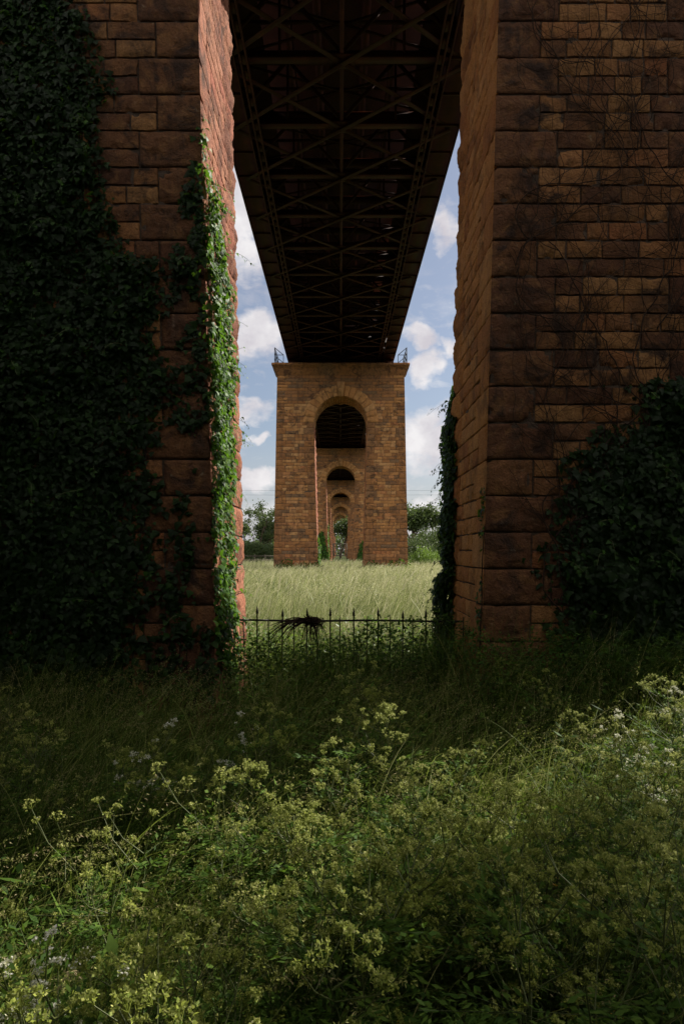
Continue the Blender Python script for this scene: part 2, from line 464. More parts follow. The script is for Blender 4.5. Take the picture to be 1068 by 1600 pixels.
tops = make_top(.12, .1)
def build_pier(loc, legs, smat, label):
    t = empty('bridge_pier', loc)
    tag(t, label, 'bridge pier', 'stone piers of the viaduct')
    return t

pier0 = build_pier((.10, Y0, 0), None, None, 'nearest sandstone pier, its two dark legs framing the whole view')
for s, jm in ((-1, 'red_stone'), (1, 'bounce_stone')):
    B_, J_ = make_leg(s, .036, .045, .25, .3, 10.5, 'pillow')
    B_.build('pier_leg', M['shaded_stone'], pier0); J_.build('jamb', M[jm], pier0)
names = ('spandrel_wall', 'arch_ring', 'keystone', 'keystone', 'cornice')
topo = []
for nm, b in zip(names, tops): topo.append(b.build(nm, M['stone'], pier0))

pier1 = build_pier((.05, Y0 + SPAN, 0), None, None, 'whole arched sandstone pier standing alone in the middle of the field')
for s in (-1, 1):
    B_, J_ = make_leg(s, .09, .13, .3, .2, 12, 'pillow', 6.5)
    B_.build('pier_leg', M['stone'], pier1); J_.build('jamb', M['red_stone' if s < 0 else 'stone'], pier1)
for o in topo:
    c = o.copy(); c.parent = pier1; COL.objects.link(c)
for s in (-1, 1): make_railing(s).build('railing', M['iron'], pier1)
for k, lab in ((2, 'pier framed inside the arch of the lone middle pier, ivy at its foot'),
               (3, 'small distant pier, third arch deep inside the nested arches'),
               (4, 'tiny distant pier, fourth arch deep inside the nested arches'),
               (5, 'farthest pier, smallest arch with a tree standing in its opening'),
               (6, 'last pier behind the tree in the smallest arch')):
    p = copy_tree(pier1); p.location = (.05 + (.03 - .0 * k), Y0 + SPAN * k, .0)
    p['label'] = lab
pm = copy_tree(pier0); pm.location = (.1, Y0 - SPAN, 0)
pm['label'] = 'pier standing behind the photographer under the same steel deck'

# ------------------------------------------------------------------ steel deck, one thing per span
HB = 15.95           # bottom of the steelwork
def make_span():
    t = empty('bridge_span', (.05, Y0 + T / 2, 0))
    tag(t, '', 'bridge deck', 'steel spans of the viaduct')
    L = SPAN - .06
    st = M['steel']
    for s in (-1, 1):
        b = MB()    # bottom chord: trough plate with stiffening ribs
        b.box(min(s * 2.98, s * 3.8), max(s * 2.98, s * 3.8), 0, L, HB + .10, HB + .13)
        b.box(min(s * 3.76, s * 3.8), max(s * 3.76, s * 3.8), 0, L, HB - .02, HB + .097)
        b.box(min(s * 2.98, s * 3.02), max(s * 2.98, s * 3.02), 0, L, HB + .0, HB + .097)
        for k in range(27): 
            y = .3 + k * 1.5
            if y < L - .2: b.box(min(s * 3.03, s * 3.75), max(s * 3.03, s * 3.75), y, y + .05, HB + .03, HB + .098)
        b.build('bottom_chord', st, t)
        b = MB()    # side girder: plate web with posts and lattice inside it
        b.box(min(s * 3.70, s * 3.74), max(s * 3.70, s * 3.74), 0, L, HB + .13, HB + 3.6)
        for k in range(14):
            y = .1 + k * 3.0
            if y < L - .3: b.box(min(s * 3.5, s * 3.69), max(s * 3.5, s * 3.69), y, y + .22, HB + .13, HB + 3.5)
            if y + 3 < L:
                b.bar((s * 3.6, y + .2, HB + .2), (s * 3.6, y + 3, HB + 3.3), .08, .16)
                b.bar((s * 3.52, y + 3, HB + .2), (s * 3.52, y + .2, HB + 3.3), .08, .16)
        b.build('side_girder', st, t)
        b = MB()    # inner ladder: two angles with batten plates
        for x in (2.62, 2.80):
            b.box(min(s * x, s * (x + .05)), max(s * x, s * (x + .05)), 0, L, HB - .01, HB + .12)
        for k in range(66):
            y = .15 + k * .6
            if y < L - .4: b.box(min(s * 2.67, s * 2.80), max(s * 2.67, s * 2.80), y, y + .36, HB + .012, HB + .03)
        b.build('ladder_chord', st, t)
        b = MB()    # side walk: plates with open joints
        for k in range(14):
            y = k * 3.0
            b.box(min(s * 2.5, s * 3.69), max(s * 2.5, s * 3.69), y + .0, min(y + 2.96 + .035 * (k % 5 != 1), L), HB + 2.6, HB + 2.64)
        b.build('side_walk', st, t)
    b = MB()
    b.box(-2.85, 2.85, 0, L, HB + 3.0, HB + 3.25)
    b.build('deck_plate', st, t)
    for x in (-1.7, -.75, .0, .75, 1.7):
        b = MB()
        if x == 0: b.box(-.05, .05, 0, L, HB + .16, HB + .3)
        else: b.box(x - .12, x + .12, 0, L, HB + 2.5, HB + 2.995); 
        b.build('stringer', st, t)
    for k in range(14):
        y = .6 + k * 2.98
        b = MB()
        b.box(-3.69, 3.69, y - .13, y + .13, HB + .14, HB + .20)
        b.box(-3.69, 3.69, y - .02, y + .02, HB + .2, HB + .42)
        b.box(-3.69, 3.69, y - .1, y + .1, HB + 2.2, HB + 2.49)
        for s in (-1, 1):
            b.bar((0, y, HB + .35), (s * 1.75, y, HB + 2.3), .09, .09)
            b.bar((s * 3.5, y, HB + .35), (s * 1.75, y, HB + 2.3), .09, .09)
            b.bar((s * 1.75, y, HB + .35), (s * 1.75, y, HB + 2.2), .07, .07)
        b.box(-.35, .35, y - .3, y + .3, HB + .115, HB + .135)
        b.build('cross_frame', st, t)
    for k in range(13):
        y = .6 + k * 2.98; y2 = y + 2.98
        for s in (-1, 1):
            b = MB()
            b.bar((0, y, HB + .06 + .03 * s), (s * 3.5, y2, HB + .06 + .03 * s), .15, .018)
            b.bar((0, y + .05, HB + .10 + .03 * s), (s * 3.5, y2 + .05, HB + .10 + .03 * s), .015, .10)
            b.build('lateral_brace', st, t)
            b = MB()
            b.bar((s * 3.5, y, HB + .05 - .03 * s), (0, y2, HB + .05 - .03 * s), .15, .018)
            b.bar((s * 3.5, y + .05, HB + .09 - .03 * s), (0, y2 + .05, HB + .09 - .03 * s), .015, .10)
            b.build('lateral_brace', st, t)
    for k in range(13):
        y = .6 + k * 2.98
        b = MB()
        for s in (-1, 1):
            b.bar((s * 3.5, y + .1, HB + 2.3), (s * .1, y + 1.45, HB + 2.3), .07, .05)
            b.bar((s * 3.5, y + 2.8, HB + 2.3), (s * .1, y + 1.5, HB + 2.3), .07, .05)
        b.box(-3.5, 3.5, y + 1.43, y + 1.52, HB + 2.33, HB + 2.4)
        b.build('upper_brace', st, t)
    for s in (-1, 1):
        for y in (.2, L - .8):
            b = MB()
            b.box(s * 3.35 - .3, s * 3.35 + .3, y, y + .6, CO_H + .03, HB + .095)
            b.build('bearing', st, t)
    b = MB(); b.box(-3.68, 3.68, 1.0, 1.12, CO_H + .03, HB + 3.0); b.build('end_plate', st, t)
    return t
span = make_span()
span['label'] = 'dark braced steel underside filling the top of the view over the gap'
for k, lab in ((1, 'dark steel span seen through the arch of the lone middle pier'),
               (2, 'dark steel span seen through the second arch, over the third pier'),
               (3, 'distant steel span deep inside the nested arches over the fourth pier'),
               (4, 'farthest steel span over the smallest arch'),
               (5, 'last steel span behind the tree in the smallest arch'),
               (-1, 'steel span above the meadow, over and behind the photographer')):
    c = copy_tree(span); c.location.y = Y0 + T / 2 + SPAN * k; c['label'] = lab

# ------------------------------------------------------------------ ground
def make_ground():
    b = MB()
    ys = np.concatenate([[-3000, -300, -60, -20], np.linspace(-10, 60, 71), [80, 120, 200, 400, 1000, 4000]])
    xs = np.concatenate([[-4000, -800, -200, -60], np.linspace(-30, 30, 31), [60, 200, 800, 4000]])
    XX, YY = np.meshgrid(xs, ys)
    Z = ground_h(XX, YY)
    v = np.stack([XX.ravel(), YY.ravel(), Z.ravel()], 1)
    n = len(xs); i = np.arange(len(ys) - 1)[:, None] * n; j = np.arange(n - 1)[None]
    q = np.stack([i + j, i + j + 1, i + n + j + 1, i + n + j], -1).reshape(-1, 4)
    b.add(v, q)
    o = b.build('ground', M['ground'], smooth=True)
    tag(o, 'dark meadow soil under the grass', 'ground', kind='structure')
make_ground()

# ------------------------------------------------------------------ vegetation builders
def blades(B, base, h, ang, lean, w, segs, face, tone, tip=None, droop=.35):
    """grass blades: base (N,3); they bend towards ang by lean*h"""
    n = len(base)
    t = np.linspace(0, 1, segs + 1)
    d = np.stack([np.cos(ang), np.sin(ang), np.zeros(n)], 1)
    s = np.stack([np.cos(face), np.sin(face), np.zeros(n)], 1)
    off = (lean * h)[:, None] * t[None] ** 1.9
    up = h[:, None] * (t[None] - droop * (lean[:, None] ** 1.3) * t[None] ** 3)
    P = base[:, None] + d[:, None] * off[..., None]
    P[..., 2] += up
    ww = w[:, None] * (np.clip(1 - t[None], 0.04, 1) ** .65) * .5
    Lf = P - s[:, None] * ww[..., None]; Rt = P + s[:, None] * ww[..., None]
    V = np.stack([Lf, Rt], 2).reshape(n, (segs + 1) * 2, 3)
    k = np.arange(segs) * 2
    q = np.stack([k, k + 1, k + 3, k + 2], 1)
    Q = (q[None] + (np.arange(n) * (segs + 1) * 2)[:, None, None]).reshape(-1, 4)
    tn = tone[:, None] + (0 if tip is None else tip[:, None] * t[None] ** 2)
    tn = np.repeat(np.broadcast_to(tn, (n, segs + 1)), 2, axis=1).reshape(-1)
    c = np.stack([np.clip(tn, 0, 1), np.zeros_like(tn), np.zeros_like(tn), np.ones_like(tn)], 1)
    B.add(V.reshape(-1, 3), Q, c)
    return P

def cards(B, pos, direc, side, ln, wd, tone):
    """small diamond leaves/petals/seeds"""
    n = len(pos); direc = nrm(direc); side = nrm(side)
    a = pos; b = pos + direc * (ln * .45)[:, None] - side * (wd / 2)[:, None]
    c = pos + direc * ln[:, None]; d = pos + direc * (ln * .45)[:, None] + side * (wd / 2)[:, None]
    V = np.stack([a, b, c, d], 1).reshape(-1, 3)
    Q = np.arange(n * 4).reshape(n, 4)
    cc = np.stack([np.repeat(np.clip(tone, 0, 1), 4)] + [np.zeros(n * 4)] * 2 + [np.ones(n * 4)], 1)
    B.add(V, Q, cc)

def rdir(n, r=None):
    r = r or rng
    v = r.normal(size=(n, 3)); return nrm(v)

def panicles(B, base, h, ang, lean, tone, nseed=26, size=.012, start=.68):
    n = len(base)
    P = blades(B, base, h, ang, lean, np.full(n, .0035), 7, rng.uniform(0, 6.28, n), tone - .25, np.full(n, .25), .45)
    t = rng.uniform(start, 1, (n, nseed)); f = t * 7; i = np.minimum(f.astype(int), 6); f = f - i
    ar = np.arange(n)[:, None]
    X = P[ar, i] * (1 - f[..., None]) + P[ar, i + 1] * f[..., None]
    spread = (1.05 - t) * .10 + .004
    D = rng.normal(size=X.shape); D[..., 2] -= .5
    D[..., 0] += .9 * np.cos(ang)[:, None]; D[..., 1] += .9 * np.sin(ang)[:, None]
    D = nrm(D)
    X = X + D * (spread * rng.uniform(.1, 1, t.shape))[..., None]
    X = X.reshape(-1, 3); D = D.reshape(-1, 3)
    m = len(X)
    cards(B, X, D + rdir(m) * .3, np.cross(D, rdir(m)), rng.uniform(.7, 1.5, m) * size, rng.uniform(.25, .45, m) * size, np.repeat(tone, nseed) + rng.uniform(-.08, .12, m))

def near_pier(x, y, pad=.02):
    """inside a leg footprint of the first pier"""
    ax = np.abs(x - .1)
    return (y > Y0 - pad) & (y < Y0 + T + pad) & (ax > 1.58 - pad) & (ax < 4.9)

WIND = 0.35    # grasses lean to +x, a little away from the camera

def meadow():
    B = MB()
    # density falls with distance, blades get wider
    zones = [(.9, 2.6, 2.3, 430, .0066, 7), (2.6, 5.0, 4.2, 400, .0078, 6), (5.0, 8.3, 6.2, 480, .0085, 5), (8.3, 12.2, 5.2, 520, .009, 4)]
    for y0, y1, hw, den, w, seg in zones:
        n = int((y1 - y0) * hw * 2 * den)
        x = rng.uniform(-hw, hw, n); y = rng.uniform(y0, y1, n)
        P0 = np.stack([x * .8, y * .8, np.zeros(n)], 1)
        cl = fbm(P0 * 1.6, 11, 3)
        keep = (rng.random(n) < np.clip((cl - .36) * 4.5, .06, 1)) & ~near_pier(x, y)
        x, y, cl = x[keep], y[keep], cl[keep]; n = len(x)
        hh = (.48 + .55 * fbm(np.stack([x * .9, y * .9, np.full(n, 3.)], 1), 5, 2)) * rng.uniform(.55, 1.15, n)
        rt = np.clip((x - .9) / .8, 0, 1) * np.clip((y - 5.8) / 1.6, 0, 1); hh = hh * (1 + .45 * rt + .18 * np.clip((y - 6) / 1.5, 0, 1)); hh = hh * (1 + .75 * np.exp(-((y - 8.9) / 1.2) ** 2)); hh = np.minimum(hh, (np.where(y > 7, 1.36, 1.1) + .32 * rt + .08 * (y > 7)) * rng.uniform(.85, 1, n) if y0 > 3 else 1.0)
        base = np.stack([x, y, np.zeros(n)], 1)
        ang = rng.normal(WIND, 1.3, n); lean = rng.uniform(.1, .75, n)
        tone = np.clip(rng.normal(.30, .18, n) + .2 * (cl - .5), 0.0, .8)
        tone = np.where(rng.random(n) < .08, rng.uniform(.7, .95, n), tone)
        blades(B, base, hh, ang, lean, w * rng.uniform(.55, 1.5, n), seg, rng.uniform(0, math.pi, n), tone, rng.uniform(0, .15, n))
    # flowering stalks
    for y0, y1, hw, den in ((1.5, 3.2, 2.6, 9), (3.2, 8.2, 5.5, 24), (7.0, 8.3, 5.5, 40), (8.4, 12.2, 1.55, 40)):
        n = int((y1 - y0) * hw * 2 * den)
        x = rng.uniform(-hw, hw, n); y = rng.uniform(y0, y1, n); k = ~near_pier(x, y); x, y = x[k], y[k]; n = len(x)
        base = np.stack([x, y, np.zeros(n)], 1)
        panicles(B, base, rng.uniform(.85, 1.28, n) + .25 * ((x > 1.1) & (y > 6.4)), rng.normal(WIND, .55, n), rng.uniform(.25, .75, n), rng.uniform(.66, .92, n), 26, .017)
    # long arching blades and heavy drooping heads that stand over the rest
    for y0, y1, hw, n, w, h in ((1.5, 3.4, 2.8, 1300, .009, 1.0), (3.4, 8.2, 5.6, 2600, .011, 1.15)):
        x = rng.uniform(-hw, hw, n); y = rng.uniform(y0, y1, n)
        blades(B, np.stack([x, y, np.zeros(n)], 1), rng.uniform(.75, 1.15, n) * h, rng.normal(WIND, .9, n), rng.uniform(.5, 1.15, n), w * rng.uniform(.6, 1.3, n), 10, rng.uniform(0, math.pi, n), rng.uniform(.42, .78, n), rng.uniform(0, .2, n), .42)
        m = n // 5; x = rng.uniform(-hw, hw, m); y = rng.uniform(y0, y1, m)
        panicles(B, np.stack([x, y, np.zeros(m)], 1), rng.uniform(1.0, 1.3, m), rng.normal(WIND - .3, .5, m), rng.uniform(.6, 1.0, m), rng.uniform(.72, .95, m), 60, .014, .76)
    o = B.build('meadow_grass', M['grass'])
    tag(o, 'tall dark meadow grass filling the foreground up to the iron fence', 'grass', kind='stuff')

def weeds():
    B = MB()
    for y0, y1, hw, den, sz in ((.9, 3.0, 2.6, 700, .036), (3.0, 8.3, 5.8, 420, .046), (8.3, 12, 1.75, 900, .06)):
        n = int((y1 - y0) * hw * 2 * den)
        x = rng.uniform(-hw, hw, n); y = rng.uniform(y0, y1, n)
        cl = fbm(np.stack([x * 1.3, y * 1.3, np.full(n, 9.)], 1), 31, 2)
        k = (cl > .45) & ~near_pier(x, y); x, y, cl = x[k], y[k], cl[k]; n = len(x)
        z = rng.uniform(.05, .25, n) + (cl - .4) * 1.9 * rng.random(n)
        d = rdir(n); d[:, 2] *= .45
        cards(B, np.stack([x, y, np.minimum(z, np.where(y > 8.4, 1.15, .85))], 1), d, np.cross(d, rdir(n) * .5 + np.array((0, 0, 1.))), sz * rng.uniform(.5, 1.5, n), sz * rng.uniform(.3, .8, n), rng.random(n))
    n = 7200      # rank growth at the foot of the shaded leg
    x = rng.uniform(1.5, 5.2, n); y = rng.uniform(7.2, 8.25, n)
    z = rng.random(n) ** .6 * (.92 + .85 * fbm(np.stack([x * 1.5, y * 1.5, np.zeros(n)], 1), 38, 3))
    d = rdir(n); d[:, 2] *= .5
    cards(B, np.stack([x, y, z], 1), d, np.cross(d, rdir(n) * .5 + np.array((0, 0, 1.))), rng.uniform(.03, .08, n), rng.uniform(.015, .045, n), rng.random(n) * .6)
    for y0, y1, hw, n in ((1.6, 3.2, 2.4, 420), (3.2, 8.2, 5.4, 900)):     # broad dock and nettle leaves
        x = rng.uniform(-hw, hw, n); y = rng.uniform(y0, y1, n)
        k = fbm(np.stack([x * 1.1, y * 1.1, np.full(n, 4.)], 1), 33, 2) > .47; x, y = x[k], y[k]; n = len(x)
        d = rdir(n); d[:, 2] = rng.uniform(-.5, .6, n)
        cards(B, np.stack([x, y, rng.uniform(.3, .88, n)], 1), d, np.cross(d, rdir(n) * .4 + np.array((0, 0, 1.))), rng.uniform(.07, .16, n), rng.uniform(.025, .06, n), rng.random(n))
    n = 9000      # brambles and docks grown up against the fence and the foot of the hanging ivy
    x = rng.uniform(-1.5, 1.8, n); y = rng.uniform(8.3, 9.55, n)
    top = .80 + .75 * fbm(np.stack([x * 1.7, y * 1.7, np.zeros(n)], 1), 37, 3) + .15 * np.clip(x - .6, 0, 1)
    z = rng.random(n) ** .6 * top
    d = rdir(n); d[:, 2] *= .5
    cards(B, np.stack([x, y, z], 1), d, np.cross(d, rdir(n) * .5 + np.array((0, 0, 1.))), rng.uniform(.03, .09, n), rng.uniform(.02, .05, n), rng.random(n) * .7)
    n = 2600      # weeds round the foot of the lone pier
    x = rng.uniform(-5.0, 5.0, n); y = rng.uniform(47.2, 48.3, n)
    top = np.clip(1.8 * fbm(np.stack([x * 1.3, y * 0, np.zeros(n)], 1), 39, 3) - .25, .1, 1.1) + .35
    k = np.abs(np.abs(x) - 3.1) < 1.9; x, y, top = x[k], y[k], top[k]; n = len(x)
    d = rdir(n); d[:, 2] = np.abs(d[:, 2])
    cards(B, np.stack([x, y, .42 + rng.random(n) * top], 1), d, np.cross(d, rdir(n)), rng.uniform(.1, .22, n), rng.uniform(.05, .12, n), rng.random(n) * .7)
    o = B.build('undergrowth', M['weed'])
    tag(o, 'broad leaved weeds and nettles low among the meadow grass', 'weeds', kind='stuff')

def field():
    B = MB()
    for y0, y1, den, w, seg in ((12.0, 20, 170, .015, 4), (20, 34, 75, .026, 4), (34, 52, 46, .040, 3), (52, 90, 14, .06, 2)):
        hw = y1 * .2 + 2.5
        n = int((y1 - y0) * hw * 2 * den)
        x = rng.uniform(-hw, hw, n); y = rng.uniform(y0, y1, n)
        in1 = (y > Y0 + SPAN) & (y < Y0 + SPAN + T) & (np.abs(x - .05) > 1.55) & (np.abs(x - .05) < 4.85)
        x, y = x[~in1], y[~in1]; n = len(x)
        cl = np.clip((fbm(np.stack([x * 1.5, y * .55, np.zeros(n)], 1), 17, 3) - .5) * 2.6 + .5, 0, 1)
        base = np.stack([x, y, ground_h(x, y)], 1)
        h = (.5 + .6 * cl) * rng.uniform(.55, 1.15, n)
        tone = np.clip(rng.normal(.15, .16, n) + .5 * (cl - .5) + np.clip((y - 15) / 60, 0, .3), 0, 1)
        blades(B, base, h, rng.normal(WIND, .7, n), rng.uniform(.15, .75, n), w * rng.uniform(.5, 1.4, n), seg, rng.uniform(0, math.pi, n), tone, rng.uniform(.15, .5, n))
    for y0, y1, den, size, ns in ((12, 22, 26, .024, 18), (22, 50, 14, .048, 14)):
        hw = y1 * .2 + 2
        n = int((y1 - y0) * hw * 2 * den)
        x = rng.uniform(-hw, hw, n); y = rng.uniform(y0, y1, n)
        in1 = (y > Y0 + SPAN) & (np.abs(x - .05) > 1.55)
        pt = fbm(np.stack([x * .9, y * .35, np.zeros(n)], 1), 47, 3)
        k = ~in1 & (pt > .48 - .12 * np.clip((y - 30) / 15, 0, 1)); x, y = x[k], y[k]; n = len(x)
        panicles(B, np.stack([x, y, ground_h(x, y)], 1), rng.uniform(.95, 1.3, n), rng.normal(WIND, .8, n), rng.uniform(.25, .9, n), rng.uniform(.6, 1, n), ns, size)
    for y0, y1, den, w in ((12, 20, 22, .026), (20, 32, 13, .042), (32, 50, 9, .06)):
        hw = y1 * .2 + 2
        n = int((y1 - y0) * hw * 2 * den)
        x = rng.uniform(-hw, hw, n); y = rng.uniform(y0, y1, n)
        k = ~((y > Y0 + SPAN) & (np.abs(x - .05) > 1.55) & (np.abs(x - .05) < 4.85)); x, y = x[k], y[k]; n = len(x)
        blades(B, np.stack([x, y, ground_h(x, y)], 1), rng.uniform(.75, 1.3, n), rng.normal(WIND, .9, n), rng.uniform(.15, 1.0, n), w * rng.uniform(.6, 1.4, n), 5, rng.uniform(0, math.pi, n), np.where(rng.random(n) < .4, rng.uniform(.1, .4, n), rng.uniform(.55, .95, n)), rng.uniform(0, .3, n))
    o = B.build('field_grass', M['far_grass'])
    tag(o, 'pale sunlit hay grass leaning in the wind between fence and middle pier', 'grass', kind='stuff')
def nettles():
    n = 7000; B = MB()
    x = rng.uniform(-1.9, 2.2, n); y = rng.uniform(9.9, 12.6, n)
    top = .55 + .75 * fbm(np.stack([x * 2, y * 1.2, np.zeros(n)], 1), 57, 3)
    d = rdir(n); d[:, 2] *= .5
    k = ~near_pier(x, y, .0)
    cards(B, np.stack([x, y, rng.random(n) ** .55 * top], 1)[k], d[k], np.cross(d, rdir(n) * .5 + np.array((0, 0, 1.)))[k], rng.uniform(.04, .11, n)[k], rng.uniform(.03, .06, n)[k], rng.random(n)[k])
    tag(B.build('nettle_patch', M['bright_leaf']), 'fresh green nettles in the sun just behind the iron fence', 'nettles', kind='stuff')
meadow(); weeds(); field(); nettles()

# ---- ivy
def ivy_leaves(B, pos, nor, size, tone, r):
    """five-pointed leaves lying off a wall, tips hanging down"""
    n = len(pos)
    nor = nrm(nor + r.normal(0, .38, (n, 3)))
    tip = np.array((0, 0, -1.))[None] + r.normal(0, .45, (n, 3))
    tip = nrm(tip - nor * (tip * nor).sum(1, keepdims=True)); sd = np.cross(nor, tip)
    s = size[:, None]
    loc = [(0, 0, 0), (-.52, .12, -.06), (-.27, .50, .02), (0, .42, .09), (0, 1.0, -.08), (.27, .50, .02), (.52, .12, -.06)]
    V = np.stack([pos + s * (a * sd + b * tip + c * nor) for a, b, c in loc], 1).reshape(-1, 3)
    q = np.array([(0, 1, 2, 3), (0, 3, 5, 6), (3, 2, 4, 5)])
    Q = (q[None] + (np.arange(n) * 7)[:, None, None]).reshape(-1, 4)
    cc = np.stack([np.repeat(tone, 7)] + [np.zeros(n * 7)] * 2 + [np.ones(n * 7)], 1)
    B.add(V, Q, cc)

def ivy(name, label, frame, poly_fn, area, n, size, thick, seed, stems=14, mat='ivy', tone=(.45, .2), group=None, shoots=0):
    """frame(u,v,d)->pos, normal; poly_fn(u,v)->density 0..1; area (u0,u1,v0,v1)"""
    r = np.random.default_rng(seed)
    u = r.uniform(area[0], area[1], n); v = r.uniform(area[2], area[3], n)
    dn = poly_fn(u, v)
    k = r.random(n) < dn; u, v, dn = u[k], v[k], dn[k]; n = len(u)
    lump = fbm(np.stack([u * 2.2, v * 2.2, np.full(n, seed * 1.0)], 1), seed, 3)
    d = .015 + thick * np.clip(lump * 1.6 - .35, .05, 1.2) * np.clip(dn, .2, 1) * r.uniform(.15, 1, n)
    P, Nn = frame(u, v, d)
    B = MB()
    ivy_leaves(B, P, Nn + np.array((0, 0, .25)), size * r.choice([.45, .7, 1, 1.3], n, p=[.25, .35, .3, .1]) * r.uniform(.8, 1.25, n), np.clip(r.normal(tone[0], tone[1], n), 0, 1), r)
    SH = MB()
    for i in range(shoots):         # loose shoots that leave the wall
        j = r.integers(0, n); p = P[j].copy(); dv = nrm(Nn[j] * r.uniform(.5, 1.1) + np.array((r.normal(0, .7), r.normal(0, .2), r.uniform(-.5, .9))))
        L = r.uniform(.15, .5); pts = [p]; m = int(r.integers(5, 11))
        for q in range(m):
            dv = nrm(dv + np.array((0, 0, -.22)) + r.normal(0, .15, 3)); p = p + dv * L / m; pts.append(p)
        pts = np.array(pts); SH.tube(pts, np.linspace(.0035, .0015, len(pts)), 4)
        ivy_leaves(B, pts[1:] + r.normal(0, .02, (m, 3)), np.tile(Nn[j] + np.array((0, 0, .4)), (m, 1)), size * np.linspace(.85, .4, m) * r.uniform(.8, 1.2, m), np.clip(r.normal(tone[0] + .25, .15, m), 0, 1), r)
    root = B.build(name, M[mat])
    tag(root, label, 'ivy', group)
    if SH.v: SH.build('sprays', M['stem'], root)
    # woody stems
    S = MB()
    for i in range(stems):
        uu = r.uniform(area[0], area[1]); vv = area[2]
        pts = []
        hgt = r.uniform(.4, .95) * (area[3] - area[2])
        du = 0
        for t in np.linspace(0, 1, 24):
            a = np.array([uu]); b = np.array([vv + hgt * t])
            if poly_fn(a, b)[0] < .12 and t > .1: break
            p, _ = frame(a, b, np.array([.02])); pts.append(p[0])
            du += r.normal(0, .03); uu += du * .6; du *= .8
        if len(pts) > 3: S.tube(pts, np.linspace(.014, .005, len(pts)), 5)
    if S.v: S.build('stem', M['dry_vine'], root)
    return root

PX = .10
fx_near = lambda sg: (lambda u, v, d: (np.stack([np.full(len(u), PX) + u, Y0 - d, v], 1), np.tile(np.array((0, -1., 0)), (len(u), 1))))
near_frame = fx_near(0)
def inner_frame(sg):
    return lambda u, v, d: (np.stack([PX + sg * (xi(v) - d), Y0 + u, v], 1), np.tile(np.array((-sg * 1., 0, 0)), (len(u), 1)))
F = 1067.0
def pxu(px): return (px - 531) * Y0 / F - PX        # photo column on the near face -> local u
def pyh(py): return ZC + (861 - py) * Y0 / F

# boundary of the big ivy on the left leg: photo rows -> column up to which it is thick
bl_y = np.array([-400, 0, 60, 120, 250, 330, 390, 410, 470, 560, 680, 760, 850, 1000, 1100])
bl_x = np.array([120, 138, 150, 165, 172, 182, 205, 262, 262, 262, 256, 240, 240, 228, 225])
def left_dens(u, v):
    py = 861 - (v - ZC) * F / Y0; px = 531 + (u + PX) * F / Y0
    bx = np.interp(py, bl_y, bl_x) + 70 * (fbm(np.stack([u * 3, v * 3, u * 0], 1), 41, 3) - .5)
    d = np.clip((bx + 14 - px) / 60, 0, 1) ** 1.5
    # thinner straggling growth over the quoins and up the corner
    strag = fbm(np.stack([u * 4, v * 3.2, u * 0 + 4], 1), 43, 3)
    edge = 306 + (py - 0) * .03
    d2 = np.where((py > 400) & (px < edge + 4), np.clip((strag - .53) * 3.0, 0, .4), 0)
    corner = np.where((py > 190) & (py < 470) & (px < edge + 3), np.clip((px - (edge - 10 - np.clip(py - 190, 0, 220) * .2)) / 12, 0, 1) * np.clip((py - 170) / 150, .15, .9) * (strag > .4), 0)
    return np.maximum(np.maximum(d, d2), corner)
ivy('ivy', 'dark ivy blanketing the shaded face of the nearest pier beside the lit jamb', near_frame, left_dens, (pxu(-95), pxu(340), .3, 11.2), 52000, .088, .22, 51, 22, tone=(.02, .1), group='ivy on the piers', shoots=70)  # leaf tone lowered, the shade of this face is put into the colour

def jamb_dens(u, v):
    py = 861 - (v - ZC) * F / (Y0 + u)
    top = fbm(np.stack([u * 5, u * 0, u * 0], 1), 61, 2)
    hi = 6.7 + top * 1.0 - np.clip(u - .5, 0, 3) * .35
    lim = np.interp(v, [0, 2, 4, 5, 5.8, 6.6, 7.6], [1.40, 1.50, 1.66, 1.72, 1.70, 1.25, .3]) + .25 * (fbm(np.stack([u * 0, v * 2.2, u * 0], 1), 63, 3) - .5)
    d = np.clip((lim + .1 - u) / .4, 0, 1) * np.clip((hi - v) / .5 + .25, 0, 1)
    sprig = np.where((v > 6) & (v < 7.7) & (u < .16), .35, 0)
    hole = fbm(np.stack([u * 3.2, v * 2.6, u * 0 + 2], 1), 67, 3)
    return np.maximum(d * np.clip((hole - .33) * 9, .08, .95), sprig)
ivy('ivy', 'bright green sunlit ivy climbing the red inner jamb of the nearest pier', inner_frame(-1), jamb_dens, (-.05, 2.3, .2, 7.8), 15000, .085, .20, 52, 6, tone=(.6, .26), group='ivy on the piers', shoots=45)  # same ivy with leaf tone raised, sunlight painted into the colour

def right_edge_dens(u, v):
    w = np.interp(v, [.2, 1.5, 3.0, 4.2, 4.9], [.75, .7, .62, .5, .15])
    return np.clip((u - (T - w)) / .1, 0, 1) * np.clip((5.0 - v) / .4, 0, 1) * .95
def hang_frame(u, v, d):
    P = np.stack([PX + xi(v) - d * np.interp(v, [.2, 2, 3.5, 5.0], [1.7, 1.6, 1.1, .6]), Y0 + u + d * .4, v], 1)
    return P, np.tile(nrm(np.array((-1., -.15, 0))), (len(u), 1))
ivy('ivy', 'hanging ivy mass on the far edge of the opening, dark against the sky', hang_frame, right_edge_dens, (T - .8, T + .25, .2, 5.2), 13000, .085, .20, 53, 5, tone=(.2, .15), group='ivy on the piers', shoots=45)

